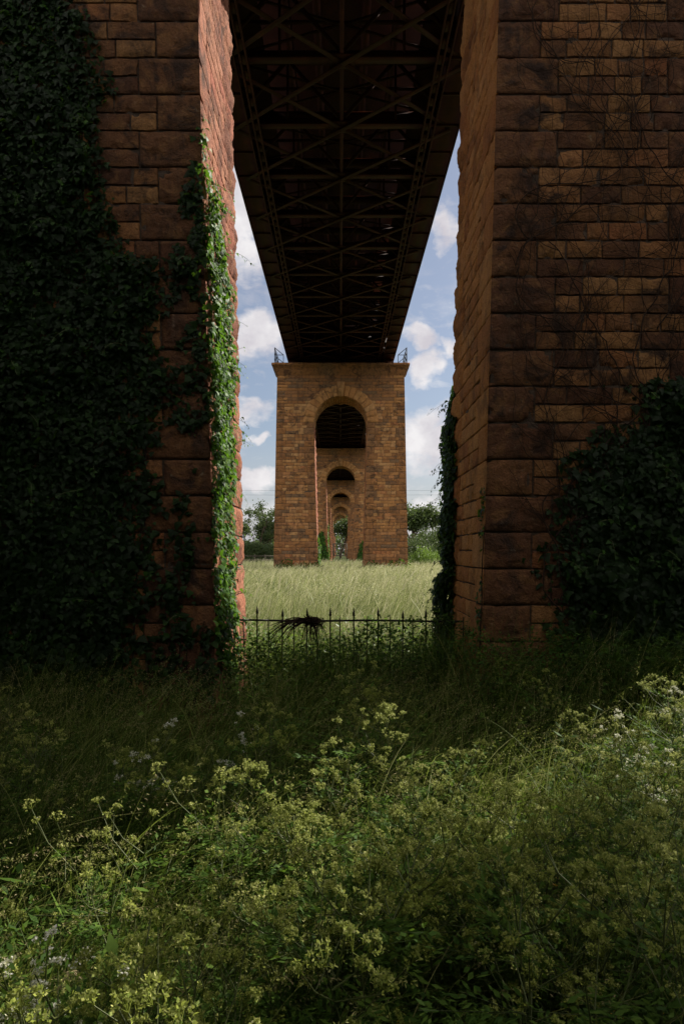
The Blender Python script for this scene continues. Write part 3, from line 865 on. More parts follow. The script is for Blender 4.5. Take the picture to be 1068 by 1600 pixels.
br_y = np.array([585, 600, 640, 690, 720, 760, 800, 860, 960, 1100])
br_x = np.array([1060, 985, 965, 935, 885, 868, 850, 838, 845, 850])
def right_dens(u, v):
    py = 861 - (v - ZC) * F / Y0; px = 531 + (u + PX) * F / Y0
    bx = np.interp(py, br_y, br_x, left=1200) + 150 * (fbm(np.stack([u * 2.0, v * 2.0, u * 0], 1), 71, 4) - .5)
    return np.clip((px - bx + 30) / 150, 0, 1) ** 1.2
ivy('ivy', 'deep dark ivy thicket over the foot of the shaded leg with bare vines above', near_frame, right_dens, (pxu(790), pxu(1160), .2, 5.0), 30000, .095, .34, 54, 14, tone=(.0, .08), group='ivy on the piers', shoots=90)  # darkest leaf tone, deep shade painted into the leaves
def corner_dens(u, v):
    return np.clip((.22 + .12 * np.sin(v * 5) - u) / .1, 0, 1) * np.where(v < 3.1, .5, 0)
ivy('ivy', 'thin ivy strand at the foot of the orange inner jamb by the fence', inner_frame(1), corner_dens, (.0, .45, .2, 3.2), 900, .06, .06, 55, 2, tone=(.3, .2), group='ivy on the piers')

def pier_ivy(k, sg, face, hmax, wid, label, seed, n, size=.16, u0=0.):
    y = Y0 + SPAN * k
    if face == 'in':
        fr = lambda u, v, d: (np.stack([.05 + sg * (xi(v) - d), y + u, v], 1), np.tile(np.array((-sg * 1., 0, 0)), (len(u), 1)))
    else:
        fr = lambda u, v, d: (np.stack([.05 + sg * (xi(v) + u), y - d, v], 1), np.tile(np.array((0, -1., 0)), (len(u), 1)))
    def dens(u, v):
        e = hmax * (1 - .55 * np.abs(2 * (u - u0) / wid - 1) ** 2) + .8 * (fbm(np.stack([u * 2, v, u * 0], 1), seed, 2) - .5)
        return np.clip((e - v) / .4, 0, 1)
    return ivy('ivy', label, fr, dens, (u0, u0 + wid, .3, hmax + .5), n, size, .3, seed, 0, tone=(.5, .25), group='ivy on the piers')
pier_ivy(1, -1, 'in', 3.6, 2.5, 'bright strip of ivy up the lit jamb of the lone middle pier', 81, 1600)
pier_ivy(2, -1, 'near', 5.0, 1.5, 'dark upright ivy column on the pier inside the first arch', 82, 2200, .2)
pier_ivy(2, -1, 'in', 6.0, 2.5, 'sunlit ivy strip on the lit jamb inside the second arch', 83, 1500, .2)
pier_ivy(2, 1, 'near', 3.8, 1.6, 'dark rounded ivy clump at the shaded foot inside the first arch', 84, 1600, .2, .5)

# ---- bare vines on the right face
def bare_vines():
    r = np.random.default_rng(91)
    root = None
    heads = [(1.6, .8), (2.9, 1.0), (3.5, .9), (4.0, 1.0), (3.2, 3.0), (3.9, 3.5), (3.75, 5)]
    B = MB()
    def grow(x, z, ang, ln, rad, depth):
        pts = []; n = int(ln / .09)
        for i in range(n):
            u = x; pts.append((PX + x, Y0 - .045 - .012 * r.random(), z))
            ang += r.normal(0, .26); ang += (math.pi / 2 - ang) * .05
            x += .09 * math.cos(ang); z += .09 * math.sin(ang)
            if x < 2.45 - .02 * z and z < 10.5 and depth < 1: ang -= .12
            if x > 4.5 or x < 1.95 or z > 10.9: break
            if depth < 3 and r.random() < (.17, .15, .08)[depth]:
                grow(x, z, ang + r.choice([-1, 1]) * r.uniform(.4, 1.35), ln * r.uniform(.18, .5), rad * .6, depth + 1)
        if len(pts) > 3: B.tube(pts, np.linspace(rad, rad * .45, len(pts)), 4)
    for x, z in heads:
        grow(x + 1.2 if x < 2 else x, z, math.pi / 2 + r.normal(0, .25), r.uniform(5.5, 10), .010, 0)
    o = B.build('bare_vine', M['dry_vine'])
    tag(o, 'leafless dark vine branches spreading across the shaded ochre blocks', 'vine')
bare_vines()

# ---- cow parsley, plants of their own
def umbel_mesh(B, c, axis, rad, tone, r, fullness=9):
    n = fullness
    ax = nrm(np.array(axis))
    for i in range(n):
        d = nrm(ax + r.normal(0, .55, 3)); L = rad * r.uniform(.75, 1.1)
        e = c + d * L
        B.tube([c, (c + e) / 2 + ax * .004, e], [.0011, .0009, .0008], 3, (.25, 0, 0, 1))
        m = 11
        dd = nrm(r.normal(0, .8, (m, 3)) + ax * .8)
        p = e + dd * (rad * .16 * r.uniform(.3, 1.1, m))[:, None]
        cards(B, p, nrm(dd + r.normal(0, .7, (m, 3))), np.cross(dd, r.normal(size=(m, 3))), r.uniform(.008, .013, m) * (rad / .04) ** .5, r.uniform(.006, .010, m) * (rad / .04) ** .5, np.clip(r.normal(tone, .12, m), 0, 1))

def parsley(seed, tone, hgt):
    r = np.random.default_rng(seed)
    S = MB(); parts = []
    top = np.array((r.normal(0, .10) + .10, r.normal(0, .08), hgt))
    stem = [np.array((0., 0, -.05)), np.array((top[0] * .15, top[1] * .2, hgt * .35)), np.array((top[0] * .5, top[1] * .5, hgt * .7)), top]
    S.tube(stem, [.006, .005, .004, .002], 5, (.3, 0, 0, 1))
    heads = [(top, (.1, 0, 1))]
    for i in range(r.integers(4, 8)):
        t = r.uniform(.45, .92)
        p = np.array([np.interp(t, [0, .35, .7, 1], [s[k] for s in stem]) for k in range(3)])
        a = r.uniform(0, 6.28); L = r.uniform(.12, .36)
        e = p + np.array((math.cos(a) * L * .7, math.sin(a) * L * .7, L * r.uniform(.6, 1.0)))
        mid = (p + e) / 2 + np.array((math.cos(a), math.sin(a), -.3)) * L * .1
        S.tube([p, mid, e], [.003, .0024, .0016], 4, (.4, 0, 0, 1))
        heads.append((e, (math.cos(a) * .4, math.sin(a) * .4, 1)))
        if r.random() < .7:
            e2 = mid + np.array((r.normal(0, .06), r.normal(0, .06), r.uniform(.06, .14)))
            S.tube([mid, e2], [.002, .0013], 4, (.4, 0, 0, 1)); heads.append((e2, (r.normal(0, .3), r.normal(0, .3), 1)))
    # ferny leaves at the lower nodes
    Lf = MB()
    for i in range(13):
        t = r.uniform(.15, .85)
        p = np.array([np.interp(t, [0, .35, .7, 1], [s[k] for s in stem]) for k in range(3)])
        a = r.uniform(0, 6.28); L = r.uniform(.2, .38)
        dr = nrm(np.array((math.cos(a), math.sin(a), r.uniform(-.1, .5))))
        sd = nrm(np.cross(dr, (0, 0, 1.)))
        S.tube([p, p + dr * L], [.0018, .001], 3, (.2, 0, 0, 1))
        m = 46
        tt = r.uniform(.25, 1, m); sg = r.choice([-1, 1], m)
        q = p + dr * (tt * L)[:, None] + sd * (sg * (1.05 - tt) * L * .45 * r.uniform(.1, 1, m))[:, None] + r.normal(0, .008, (m, 3))
        d = nrm(dr + sd * sg[:, None] * .9 + r.normal(0, .35, (m, 3)))
        cards(Lf, q, d, np.cross(d, r.normal(0, .4, (m, 3)) + np.array((0, 0, 1.))), r.uniform(.025, .05, m), r.uniform(.010, .020, m), r.uniform(.3, 1, m))
    root = S.build('cow_parsley', M['stem'])
    for c, ax in heads:
        U = MB(); umbel_mesh(U, c, ax, r.uniform(.030, .056), tone, r, int(r.integers(6, 11)))
        U.build('umbel', M['umbel'], root)
    Lf.build('foliage', M['weed'], root)
    return root

protos = [parsley(101 + i, (.36, .46, .34, .5, .4, .95, .9)[i], (.98, 1.05, .9, 1.1, 1.0, 1.02, .95)[i]) for i in range(7)]
used = set()
def place_parsley(i, x, y, s, rz, z, label, group):
    if i in used: o = copy_tree(protos[i])
    else: o = protos[i]; used.add(i)
    o.location = (x, y, z); o.rotation_euler = (rng.normal(0, .06), rng.normal(.05, .06), rz); o.scale = (s, s, s)
    tag(o, label, 'cow parsley', group)
G1 = 'cow parsley plants in the foreground meadow'
def at_px(px, py, h):
    y = (ZC - h) * F / (py - 861); return (px - 531) * y / F, y
r_ = np.random.default_rng(5)
# white-flowered plants at the spots where the photo shows them (tops at given photo points)
spots = [(55, 1440, 'white topped cow parsley at the dark edge, lowest on the dim side'),
         (165, 1462, 'white cow parsley with the brightest flowers in the dim lower corner'),
         (95, 1545, 'white cow parsley cut by the lower edge of the dim corner'),
         (205, 1175, 'lone white cow parsley among dark grass below the ivy wall'),
         (335, 1130, 'pale cow parsley cluster standing between ivy wall and meadow middle'),
         (1040, 1158, 'whitest cow parsley in the brightest sunlit patch'),
         (1000, 1135, 'white cow parsley at the upper rim of the sunlit patch'),
         (1010, 1175, 'white cow parsley crowded under the brightest sunlit patch')]
for k, (px, py, lab) in enumerate(spots):
    h = .98; x, y = at_px(px, py, h)
    place_parsley(5 + k % 2, x, y, h / (1.02 if k % 2 == 0 else .95), r_.uniform(0, 6.28), 0, lab, G1)
n = 0
LB = {0: 'yellow green cow parsley gone to seed, low in the foreground beside the camera',
      1: 'yellow green cow parsley seed heads in the sunlit middle of the meadow',
      2: 'small cow parsley seed heads among dark grass before the piers and fence'}
tries = 0
while n < 120 and tries < 4000:
    tries += 1
    py = r_.uniform(1030, 1640); px = r_.uniform(-60, 1130)
    cl = float(fbm(np.array([[px / 170, py / 110, 2.0]]), 77, 2)[0])
    if cl < .49 + (.05 if py < 1120 else 0) + (.04 if px > 560 and py > 1430 else 0): continue
    h = r_.uniform(.78, 1.06); x, y = at_px(px, py, h)
    if y > 8.0 or y < 1.55 or (py > 1480 and r_.random() < .35): continue
    i = int(r_.integers(0, 5)) if (r_.random() > .05 or px < 800 or py > 1280) else 6
    place_parsley(i, x, y, h / (.98, 1.05, .9, 1.1, 1.0, 1.02, .95)[i], r_.uniform(0, 6.28), 0, LB[0 if y < 2.7 else (1 if y < 5.2 else 2)], G1)
    n += 1
n = 0
while n < 62:
    px = r_.uniform(430, 1110); py = r_.uniform(1075, 1420) + max(0, 640 - px) * .12
    if float(fbm(np.array([[px / 120, py / 80, 6.0]]), 79, 2)[0]) < .47: continue
    h = r_.uniform(.9, 1.12); x, y = at_px(px, py, h); i = int(r_.integers(0, 5))
    place_parsley(i, x, y, h / (.98, 1.05, .9, 1.1, 1.0)[i], r_.uniform(0, 6.28), 0, LB[0 if y < 2.7 else (1 if y < 5.2 else 2)], G1)
    n += 1
for i, p in enumerate(protos):
    if i not in used: place_parsley(i, 1.2 + .2 * i, 3.5, 1, 0, 0, LB[1], G1)

# ---- buttercups low at the bottom right
def buttercups():
    B = MB(); r = np.random.default_rng(12)
    proto = None
    for k, (px, py) in enumerate([(957, 1585), (1030, 1584), (968, 1591), (940, 1588), (870, 1376), (620, 1600), (598, 1384), (866, 1384), (1050, 1388)]):
        h = .55 if py > 1500 else .75
        x, y = at_px(px, py, h)
        if proto is None:
            S = MB(); S.tube([(0, 0, -.6), (.01, 0, -.3), (0, 0, 0)], [.002, .0018, .0014], 4, (.3, 0, 0, 1))
            root = S.build('buttercup', M['stem'])
            P = MB()
            a = np.linspace(0, 2 * math.pi, 5, endpoint=False)
            d = np.stack([np.cos(a), np.sin(a), np.full(5, .55)], 1)
            cards(P, np.zeros((5, 3)), d, np.cross(d, np.array((0, 0, 1.))), np.full(5, .016), np.full(5, .016), r.random(5))
            P.build('flower', M['yellow'], root)
            proto = root; o = root
        else: o = copy_tree(proto)
        o.location = (x, y, h); o.rotation_euler = (r.normal(.3, .2), r.normal(0, .3), r.uniform(0, 6)); 
        tag(o, 'yellow buttercup at the dark lowest edge of the meadow' if py > 1500 else 'yellow buttercup among the grass in the middle of the meadow', 'buttercup', 'buttercups in the meadow')
buttercups()

# ------------------------------------------------------------------ iron fence in the gap
def fence():
    fy = 9.62
    root = empty('iron_fence', (0, fy, 0))
    tag(root, 'low black iron fence with spear tops across the gap under the arch', 'fence')
    b = MB()
    xa, xb = -1.56, 1.80
    nrail = 13
    pts = [(x, .004 * math.sin(x * 5), 1.325 - .012 * (x + 1.5) / 3 + .006 * math.sin(x * 3.1)) for x in np.linspace(xa, xb, nrail)]
    for p, q in zip(pts[:-1], pts[1:]): b.bar(p, q, .012, .028)
    pts2 = [(x, 0, .22) for x in (xa, xb)]
    b.bar(pts2[0], pts2[1], .012, .03)
    b.build('rail', M['iron'], root)
    r = np.random.default_rng(3)
    def spear(x, h, w, ttl):
        s = MB(); lx, ly = r.normal(0, .012), r.normal(0, .02)
        s.tube([(0, 0, -.1), (lx * .5, ly * .5, h * .5), (lx, ly, h - .12), (lx, ly, h - .118), (lx, ly, h - .06), (lx, ly, h)], [w, w, w, w * 1.9, w * 1.3, .001] if ttl else [w, w, w, w, w, .002], 7)
        o = s.build('spear_bar', M['iron'], root); o.location = (x, -.012, 0)
    k = 0
    for x in np.arange(xa + .06, xb - .02, .1695):
        tall = k % 2 == 0
        spear(x + r.normal(0, .006), 1.50 + r.normal(0, .012) if tall else 1.385 + r.normal(0, .012), (.0105 if tall else .0085), tall)
        k += 1
fence()

def tangle():
    r = np.random.default_rng(8); B = MB()
    def strand(p0, dx, dz, L, rad):
        n = 9; t = np.linspace(0, 1, n)
        x = p0[0] + dx * t + np.cumsum(r.normal(0, .006, n)); z = p0[2] + .25 * L * t * (1 - t) + dz * t ** 2.2 + np.cumsum(r.normal(0, .005, n))
        y = p0[1] + r.normal(0, .08) * t
        B.tube(np.stack([x, y, z], 1), np.linspace(rad, rad * .35, n), 5)
    for k in range(40):      # long arching runners, most of them to one side
        L = r.uniform(.2, .68); strand((r.normal(-.03, .04), r.normal(0, .02), r.normal(0, .02)), -L, r.uniform(-.45, .03) * L / .5, L * .9, r.uniform(.005, .010))
    for k in range(16):
        L = r.uniform(.08, .24); strand((r.normal(.05, .03), r.normal(0, .02), r.normal(0, .02)), L, r.uniform(-.3, -.05), L, r.uniform(.004, .008))
    for k in range(14):      # stems that come up from the ground into the knot
        strand((r.normal(.0, .06), r.normal(0, .03), 0), r.normal(-.05, .16), -r.uniform(.6, 1.3), .1, r.uniform(.004, .009))
    for k in range(40):      # hanging tatters under the knot
        strand((r.normal(.0, .09), r.normal(0, .03), r.normal(-.03, .02)), r.normal(-.04, .10), -r.uniform(.08, .3), .1, r.uniform(.003, .007))
    for k in range(150):
        c = np.array((r.normal(.02, .055), r.normal(0, .03), r.normal(-.005, .022))); d = rdir(1, r)[0] * r.uniform(.04, .09); d[2] *= .4
        B.tube([c - d, c + rdir(1, r)[0] * .015, c + d], [.004, .009, .004], 4)
    o = B.build('dead_bramble', M['dry_vine']); o.location = ((485 - 531) * 9.55 / F, 9.56, 1.325)
    tag(o, 'black tangle of dead bramble hanging over the iron fence rail', 'dead bramble')
tangle()

# ------------------------------------------------------------------ trees
def make_tree(name, seed, H, spread, trunk_h, nleaf, lsize, leaf_mat_, gaps=.5, levels=4, tr=.22, clump=.55, shape=1.0):
    r = np.random.default_rng(seed)
    Tb = MB(); ends = []
    def limb(p, d, L, rad, lev):
        n = 6; pts = [p]; q = p.copy(); dd = d.copy()
        for i in range(n):
            dd = nrm(dd + r.normal(0, .16, 3) + np.array((0, 0, .06))); q = q + dd * L / n; pts.append(q)
        Tb.tube(pts, np.linspace(rad, rad * .5, n + 1), 6 if lev < 2 else 4)
        if lev >= levels - 1: ends.extend([pts[-1], pts[-3], pts[2]]); return
        m = int(r.integers(3, 6))
        for i in range(m):
            t = r.uniform(.35, 1.0); k = min(n, int(t * n)); a = r.uniform(0, 2 * math.pi)
            nd = nrm(dd * .75 + np.array((math.cos(a) * spread, math.sin(a) * spread, r.uniform(-.05, .55))))
            limb(pts[k].copy(), nd, L * r.uniform(.5, .78), rad * .5, lev + 1)
    limb(np.array((0., 0, -.3)), np.array((0, 0, 1.)), trunk_h, tr, 0)
    ends = np.array(ends)
    zmax = ends[:, 2].max(); 
    k = ends[:, 2] > trunk_h * .45
    ends = ends[k]
    keep = r.random(len(ends)) > gaps * .5; ends = ends[keep]
    idx = r.integers(0, len(ends), nleaf)
    off = r.normal(0, 1, (nleaf, 3)) * clump * np.array((1, 1, .7)) * r.uniform(.3, 1, (nleaf, 1))
    pos = ends[idx] + off
    d = rdir(nleaf, r); d[:, 2] -= .3
    Lf = MB()
    ct = np.clip(r.normal(.5, .22, len(ends)), 0, 1)
    cards(Lf, pos, d, np.cross(d, rdir(nleaf, r)), lsize * r.uniform(.6, 1.4, nleaf), lsize * r.uniform(.45, .9, nleaf), np.clip(ct[idx] + r.normal(0, .18, nleaf), 0, 1))
    s = H / max(zmax, 1e-3)
    root = empty(name)
    a = Tb.build('trunk', M['bark'], root, True); b = Lf.build('crown', M[leaf_mat_], root)
    root.scale = (s, s, s)
    return root
def put(o, px, Y, rz=0, s=None, z=0.3):
    o.location = ((px - 531) * Y / F, Y, z); o.rotation_euler.z = rz
    if s: o.scale = tuple(x * s for x in o.scale)
    return o
GT = 'trees along the far edge of the field'
ta = make_tree('tree', 233, 11.8, .42, 7.5, 1500, .34, 'tree_leaf', .8, 3, .15, .62)
tb = make_tree('tree', 236, 10.6, .5, 6.0, 1900, .34, 'tree_leaf', .8, 3, .15, .7)
tcc = make_tree('tree', 203, 12.0, .7, 4.5, 6500, .32, 'tree_leaf', .4, 4, .24, .75)
tag(put(ta, 397, 138), 'tall lacy tree with bare lower stems beside the lit jamb ivy', 'tree', GT)
tag(put(tb, 421, 146, 1), 'open crowned tree tucked against the middle pier over the post fence', 'tree', GT)
tag(put(tcc, 637, 125, 2, .86), 'leafy tree rising just past the shaded edge of the middle pier', 'tree', GT)
def tcopy(o, px, Y, rz, s, lab):
    c = copy_tree(o); put(c, px, Y, rz, s); tag(c, lab, 'tree', GT)
tcopy(ta, 386, 146, 2.2, .95, 'thin tree half hidden by the ivy covered jamb')
tcopy(tb, 410, 150, 4.0, 1.0, 'slim tree between the two lacy trees beside the middle pier')
tcopy(tb, 661, 140, 3.3, .66, 'lower dark tree between the leafy tree and hanging ivy')
tcopy(tb, 684, 135, .4, .74, 'sparse tree partly behind the hanging dark ivy')
tcopy(tcc, 532, Y0 + SPAN * 4 + 14, .4, 1.0, 'tree standing in the smallest arch at the end of the viaduct')
for k, (px, Y, s) in enumerate([(250, 150, 1), (320, 170, 1.1), (190, 140, .9), (120, 160, 1), (760, 150, 1), (830, 170, 1.1), (900, 150, .9), (980, 165, 1)]):
    tcopy((tcc, tb, tcc)[k % 3], px, Y, k * 1.3, s, 'field edge tree hidden behind the nearest pier')

def bush(px, Y, w, h, n, ls, mat, label, seed, name='bush', cat='bush'):
    r = np.random.default_rng(seed)
    cs = rdir(16, r) * np.array((w * .35, w * .3, h * .3)) + np.array((0, 0, h * .5))
    idx = r.integers(0, 16, n)
    pos = cs[idx] + r.normal(0, 1, (n, 3)) * np.array((w * .11, w * .11, h * .13)); pos[:, 2] = np.abs(pos[:, 2])
    B = MB(); d = rdir(n, r)
    cards(B, pos, d, np.cross(d, rdir(n, r)), ls * r.uniform(.6, 1.4, n), ls * r.uniform(.4, .9, n), np.clip(r.normal(.5, .25, n), 0, 1))
    root = empty(name, ((px - 531) * Y / F, Y, .4))
    S = MB()
    for i in range(7):
        c = cs[i]; S.tube([(0, 0, -.2), c * .5 + r.normal(0, .05, 3), c], [.05, .035, .012], 5)
    S.build('trunk', M['bark'], root); B.build('crown', M[mat], root)
    return tag(root, label, cat)
bush(662, 74, 2.9, 2.3, 2600, .16, 'bright_leaf', 'fresh light green bush between the middle pier and hanging ivy', 301)
bush(678, 78, 2.6, 1.9, 1800, .16, 'bright_leaf', 'light green bush half behind the foot of the hanging ivy', 302)
bush(650, 96, 4.6, 4.0, 3200, .22, 'tree_leaf', 'dark shrub behind the light green bush', 303)
bush(672, 104, 5.5, 5.0, 3600, .24, 'tree_leaf', 'tall dark shrub under the sparse tree by the hanging ivy', 304)
bush(395, 118, 6.0, 3.6, 3600, .24, 'tree_leaf', 'dark shrub under the lacy tree beside the lit jamb', 305)
bush(415, 122, 6.0, 3.3, 3400, .24, 'tree_leaf', 'dark shrub at the foot of the middle pier over the post fence', 306)
bush(372, 120, 6.0, 3.8, 3400, .24, 'tree_leaf', 'dark shrub behind the lit jamb of the nearest pier', 307)

# ---- hedge belt far off (one mass) so the horizon is closed
def far_wood():
    r = np.random.default_rng(77); B = MB(); n = 26000
    x = r.uniform(-420, 420, n); y = r.uniform(300, 330, n)
    top = 4 + 9 * fbm(np.stack([x * .05, x * 0, x * 0], 1), 5, 3)
    z = top * r.random(n) ** .8 + .2
    d = rdir(n, r)
    cards(B, np.stack([x, y, z], 1), d, np.cross(d, rdir(n, r)), r.uniform(1.2, 2.6, n), r.uniform(.9, 1.8, n), r.random(n))
    o = B.build('far_wood', M['tree_leaf'])
    tag(o, 'low line of distant woodland on the horizon', 'woodland', kind='stuff')
far_wood()

# ---- lattice gate inside the last arches, post-and-rail fence on the left
def lattice_gate():
    Y = Y0 + SPAN * 3.6
    root = empty('lattice_barrier', ((531 - 531) * Y / F, Y, .4)); tag(root, 'small cross braced timber barrier at the end of the nested arches', 'barrier')
    b = MB()
    for x in (-1.5, 0, 1.5): b.bar((x, 0, 0), (x, 0, 3.6), .2, .2)
    b.bar((-1.5, 0, 3.5), (1.5, 0, 3.5), .2, .2); b.bar((-1.5, 0, .9), (1.5, 0, .9), .2, .2)
    b.build('frame', M['timber'], root)
    for s in (-1, 1):
        b = MB(); b.bar((0, .05 * s, .9), (s * 1.5, .05 * s, 3.4), .16, .16); b.build('brace', M['timber'], root)
        b = MB(); b.bar((s * 1.5, -.05 * s, .9), (0, -.05 * s, 3.4), .16, .16); b.build('brace', M['timber'], root)
lattice_gate()
def post_fence():
    Y = 100
    root = empty('post_fence', (0, Y, .42)); tag(root, 'low timber post fence along the field edge below the lacy trees', 'fence')
    b = MB()
    for h in (.6, 1.15): b.bar((-28, 0, h), (-9, 0, h), .05, .12)
    b.build('rail', M['timber'], root)
    for x in np.arange(-28, -8.9, 1.55):
        b = MB(); b.bar((x, .06, -.2), (x, .06, 1.4), .13, .13); b.build('post', M['timber'], root)
post_fence()

# ---- overhead wires
for k, (py0, py1) in enumerate([(766, 767), (774, 773)]):
    b = MB(); Y = 260
    pts = []
    for t in np.linspace(-1, 1, 41):
        pts.append((t * 170, Y, ZC + (861 - (py0 + (py1 - py0) * (t + 1) / 2)) * Y / F + 2.2 * (t * t - .02)))
    b.tube(pts, .035, 5)
    tag(b.build('power_line', M['wire']), ('upper' if k == 0 else 'lower') + ' of two thin power lines low across the sky', 'power line', 'power lines')

# ------------------------------------------------------------------ shade trees out of the frame
st = make_tree('shade_tree', 401, 14.5, .8, 5.0, 11000, .27, 'tree_leaf', .5, 4, .28, .8)
crown = [c for c in st.children if c.name.startswith('crown')][0]
cv = np.empty(len(crown.data.vertices) * 3, np.float32); crown.data.vertices.foreach_get('co', cv); cv = cv.reshape(-1, 3) * st.scale[0]
SX, SY = math.sin(R(53.5)), math.cos(R(53.5))
side = cv[:, 0] * SY - cv[:, 1] * SX
p0 = (-1.55) - float(np.percentile(side, 1.5)); q0 = 16.0
st.location = (q0 * SX + p0 * SY, q0 * SY - p0 * SX, 0)
tag(st, 'loose tree beside the viaduct throwing dappled shade over the meadow', 'tree')

def shade_wood():
    """added wood out of view that dims the near pier faces, one mass"""
    r = np.random.default_rng(88); B = MB()
    n = 42000
    ang = r.uniform(math.pi * .80, math.pi * 2.10, n)      # from left round the back to the right
    rad = r.uniform(11, 17, n)
    x = np.cos(ang) * rad; y = np.sin(ang) * rad + 1.0
    z = r.uniform(.2, 12, n) * (.75 + .4 * fbm(np.stack([ang * 3, ang * 0, ang * 0], 1), 7, 2))
    k = ~((np.abs(x) < 5.5) & (z > 15)) ; x, y, z = x[k], y[k], z[k]; n = len(x)
    d = rdir(n, r)
    cards(B, np.stack([x, y, z], 1), d, np.cross(d, rdir(n, r)), r.uniform(.5, 1.0, n), r.uniform(.4, .8, n), r.random(n) * .5)
    m = 26000       # added grove close on the left, blocks light from the left leg
    x = r.uniform(-14, -6.6, m); y = r.uniform(-7, 9.0, m); z = r.uniform(.2, 10.5, m)
    d = rdir(m, r); cards(B, np.stack([x, y, z], 1), d, np.cross(d, rdir(m, r)), r.uniform(.4, .8, m), r.uniform(.3, .6, m), r.random(m) * .5)
    for i in range(40):
        a = r.uniform(math.pi * .82, math.pi * 2.08); q = r.uniform(11.5, 16.5); x0, y0 = math.cos(a) * q, math.sin(a) * q + 1
        if abs(x0) > 5.8: B.tube([(x0, y0, -.2), (x0 + r.normal(0, .3), y0 + r.normal(0, .3), 7), (x0 + r.normal(0, .8), y0, 15)], [.28, .2, .05], 6, (.0, 0, 0, 1))
    o = B.build('woodland', M['tree_leaf'])  # added out of view to cut the light on the near pier
    tag(o, 'added dense wood behind the viewpoint, blocking light from the near pier', 'woodland', kind='stuff')
shade_wood()

# ------------------------------------------------------------------ sky, sun, camera
SUN_EL, SUN_AZ = 38.0, 53.5       # azimuth from +Y towards +X
w = bpy.data.worlds.new('World'); sc.world = w; w.use_nodes = True
nt = w.node_tree; nt.nodes.clear(); N = NT(nt)
wo = N.n('ShaderNodeOutputWorld'); bg = N.n('ShaderNodeBackground'); N.l(bg.outputs[0], wo.inputs[0])
sky = N.n('ShaderNodeTexSky', sky_type='NISHITA'); sky.sun_disc = False
sky.sun_elevation = R(SUN_EL); sky.sun_rotation = R(SUN_AZ); sky.air_density = 1.0; sky.dust_density = 1.5; sky.ozone_density = 1.5
tc = N.n('ShaderNodeTexCoord'); gen = tc.outputs['Generated']
sep = N.n('ShaderNodeSeparateXYZ'); N.l(gen, sep.inputs[0])
# clouds: puffs at given directions, broken up by noise, plus a general scatter
warp = N.n('ShaderNodeTexNoise'); warp.inputs['Scale'].default_value = 22; warp.inputs['Detail'].default_value = 5; N.l(gen, warp.inputs['Vector'])
ws = N.n('ShaderNodeSeparateColor'); N.l(warp.outputs['Color'], ws.inputs[0])
dx_ = N.math('ADD', sep.outputs[0], N.math('MULTIPLY', N.math('SUBTRACT', ws.outputs[0], .5), .085))
dz_ = N.math('ADD', sep.outputs[2], N.math('MULTIPLY', N.math('SUBTRACT', ws.outputs[1], .5), .065))
puffs = [(372, 330, 44, 115, 1.1), (402, 522, 60, 40, 1.0), (392, 640, 55, 22, .7), (412, 686, 22, 12, .8), (395, 752, 52, 22, 1.0),
         (694, 362, 30, 36, .9), (655, 528, 34, 22, 1.0), (702, 540, 26, 18, .8), (668, 574, 38, 30, 1.0), (672, 690, 62, 58, 1.1), (655, 795, 52, 24, .9),
         (540, 805, 260, 26, .55), (300, 500, 60, 60, 1), (800, 600, 70, 50, 1)]
acc = None
for px, py, rx, ry, st_ in puffs:
    v = Vector(((px - 531) / F, 1, (861 - py) / F)); L = v.length; v /= L
    ex = N.math('MULTIPLY', N.math('SUBTRACT', dx_, v.x), F * L / rx); ez = N.math('MULTIPLY', N.math('SUBTRACT', dz_, v.z), F * L / ry)
    d2 = N.math('ADD', N.math('MULTIPLY', ex, ex), N.math('MULTIPLY', ez, ez))
    b_ = N.math('MULTIPLY', N.math('SUBTRACT', 1.0, d2, True), st_)
    acc = b_ if acc is None else N.math('MAXIMUM', acc, b_)
front = N.mapr(sep.outputs[1], 0, .2)
acc = N.math('MULTIPLY', acc, front)
mp = N.n('ShaderNodeMapping'); mp.inputs['Scale'].default_value = (1, 1, 2.2); N.l(gen, mp.inputs[0])
gn = N.noise(mp.outputs[0], 7, 8, .62, .2)
fn_ = N.noise(mp.outputs[0], 26, 9, .62, .3)
gen_c = N.mapr(gn, .56, .74, 0, .75)
mask = N.math('ADD', N.math('MULTIPLY', acc, 1.35), N.math('MULTIPLY', N.math('SUBTRACT', fn_, .5), 1.9))
mask = N.mapr(mask, .05, 1.0)
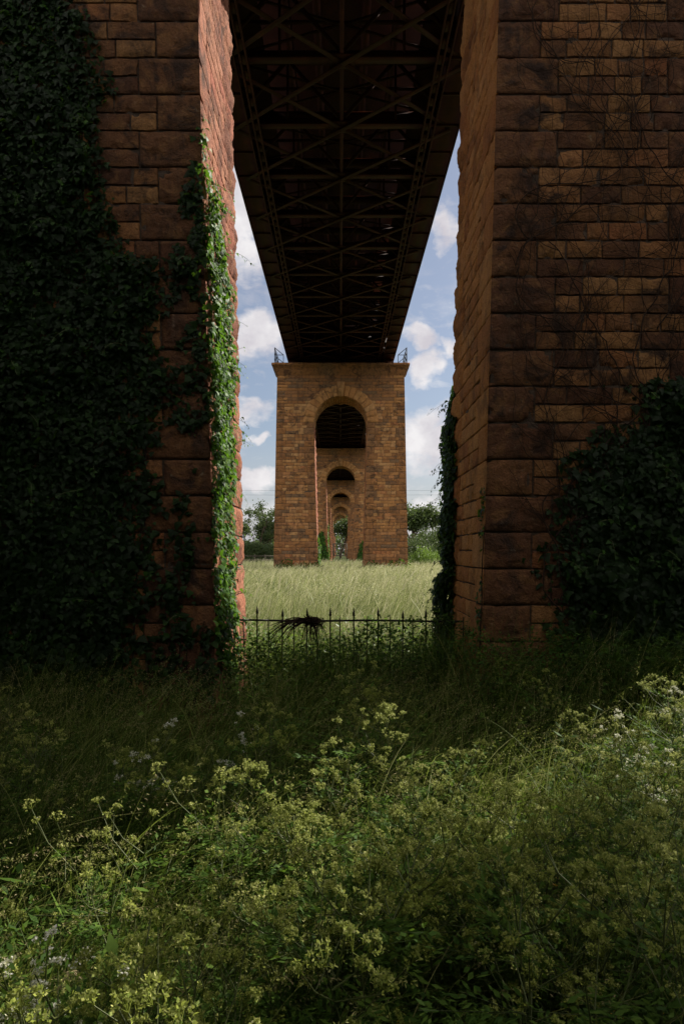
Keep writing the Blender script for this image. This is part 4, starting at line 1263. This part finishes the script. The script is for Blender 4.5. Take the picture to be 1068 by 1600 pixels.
mask = N.math('MAXIMUM', mask, N.math('MULTIPLY', gen_c, .6))
cshade = N.mapr(N.noise(gen, 16, 6, .6), .35, .65)
ccol = N.mix(cshade, (6.6, 6.2, 6.6), (9.4, 9.1, 9.1))
up = N.mapr(sep.outputs[2], -.02, .0)
skyc = N.mix(N.mapr(sep.outputs[2], 0, .17, .75, .16), N.mix(1.0, sky.outputs[0], (.96, .965, .99), 'MULTIPLY'), (6.0, 6.0, 6.6))
back = N.mapr(sep.outputs[1], .15, -.35)          # extra bright cloud bank added behind the camera to fill shaded faces
bk = N.math('MULTIPLY', N.math('MULTIPLY', back, up), N.mapr(N.noise(mp.outputs[0], 3.0, 7, .6, .3), .36, .56))
tot = N.mix(N.math('MULTIPLY', N.math('MULTIPLY', mask, up), .93), skyc, ccol)
tot = N.mix(bk, tot, (26, 24.5, 22.5))
N.l(tot, bg.inputs['Color']); bg.inputs['Strength'].default_value = .0503

sl = bpy.data.lights.new('sun', 'SUN'); sl.energy = 5.0; sl.angle = R(.5); sl.color = (1, .93, .82)
so = bpy.data.objects.new('sun', sl); COL.objects.link(so)
d = Vector((math.sin(R(SUN_AZ)) * math.cos(R(SUN_EL)), math.cos(R(SUN_AZ)) * math.cos(R(SUN_EL)), math.sin(R(SUN_EL))))
so.rotation_euler = (-d).to_track_quat('-Z', 'Y').to_euler()
so.location = (20, 20, 40)

cam = bpy.data.cameras.new('camera'); co = bpy.data.objects.new('camera', cam); COL.objects.link(co)
co.location = (0, 0, ZC); co.rotation_euler = (R(90), 0, 0)
cam.sensor_fit = 'VERTICAL'; cam.sensor_height = 36; cam.lens = 36 * F / 1600
cam.shift_y = 61 / 1600; cam.shift_x = 3 / 1600
cam.clip_start = .1; cam.clip_end = 9000
sc.camera = co
sc.view_settings.view_transform = 'Standard'; sc.view_settings.look = 'None'
sc.view_settings.exposure = .98; sc.view_settings.gamma = 1
sc.cycles.max_bounces = 6; sc.cycles.diffuse_bounces = 4; sc.cycles.transmission_bounces = 4
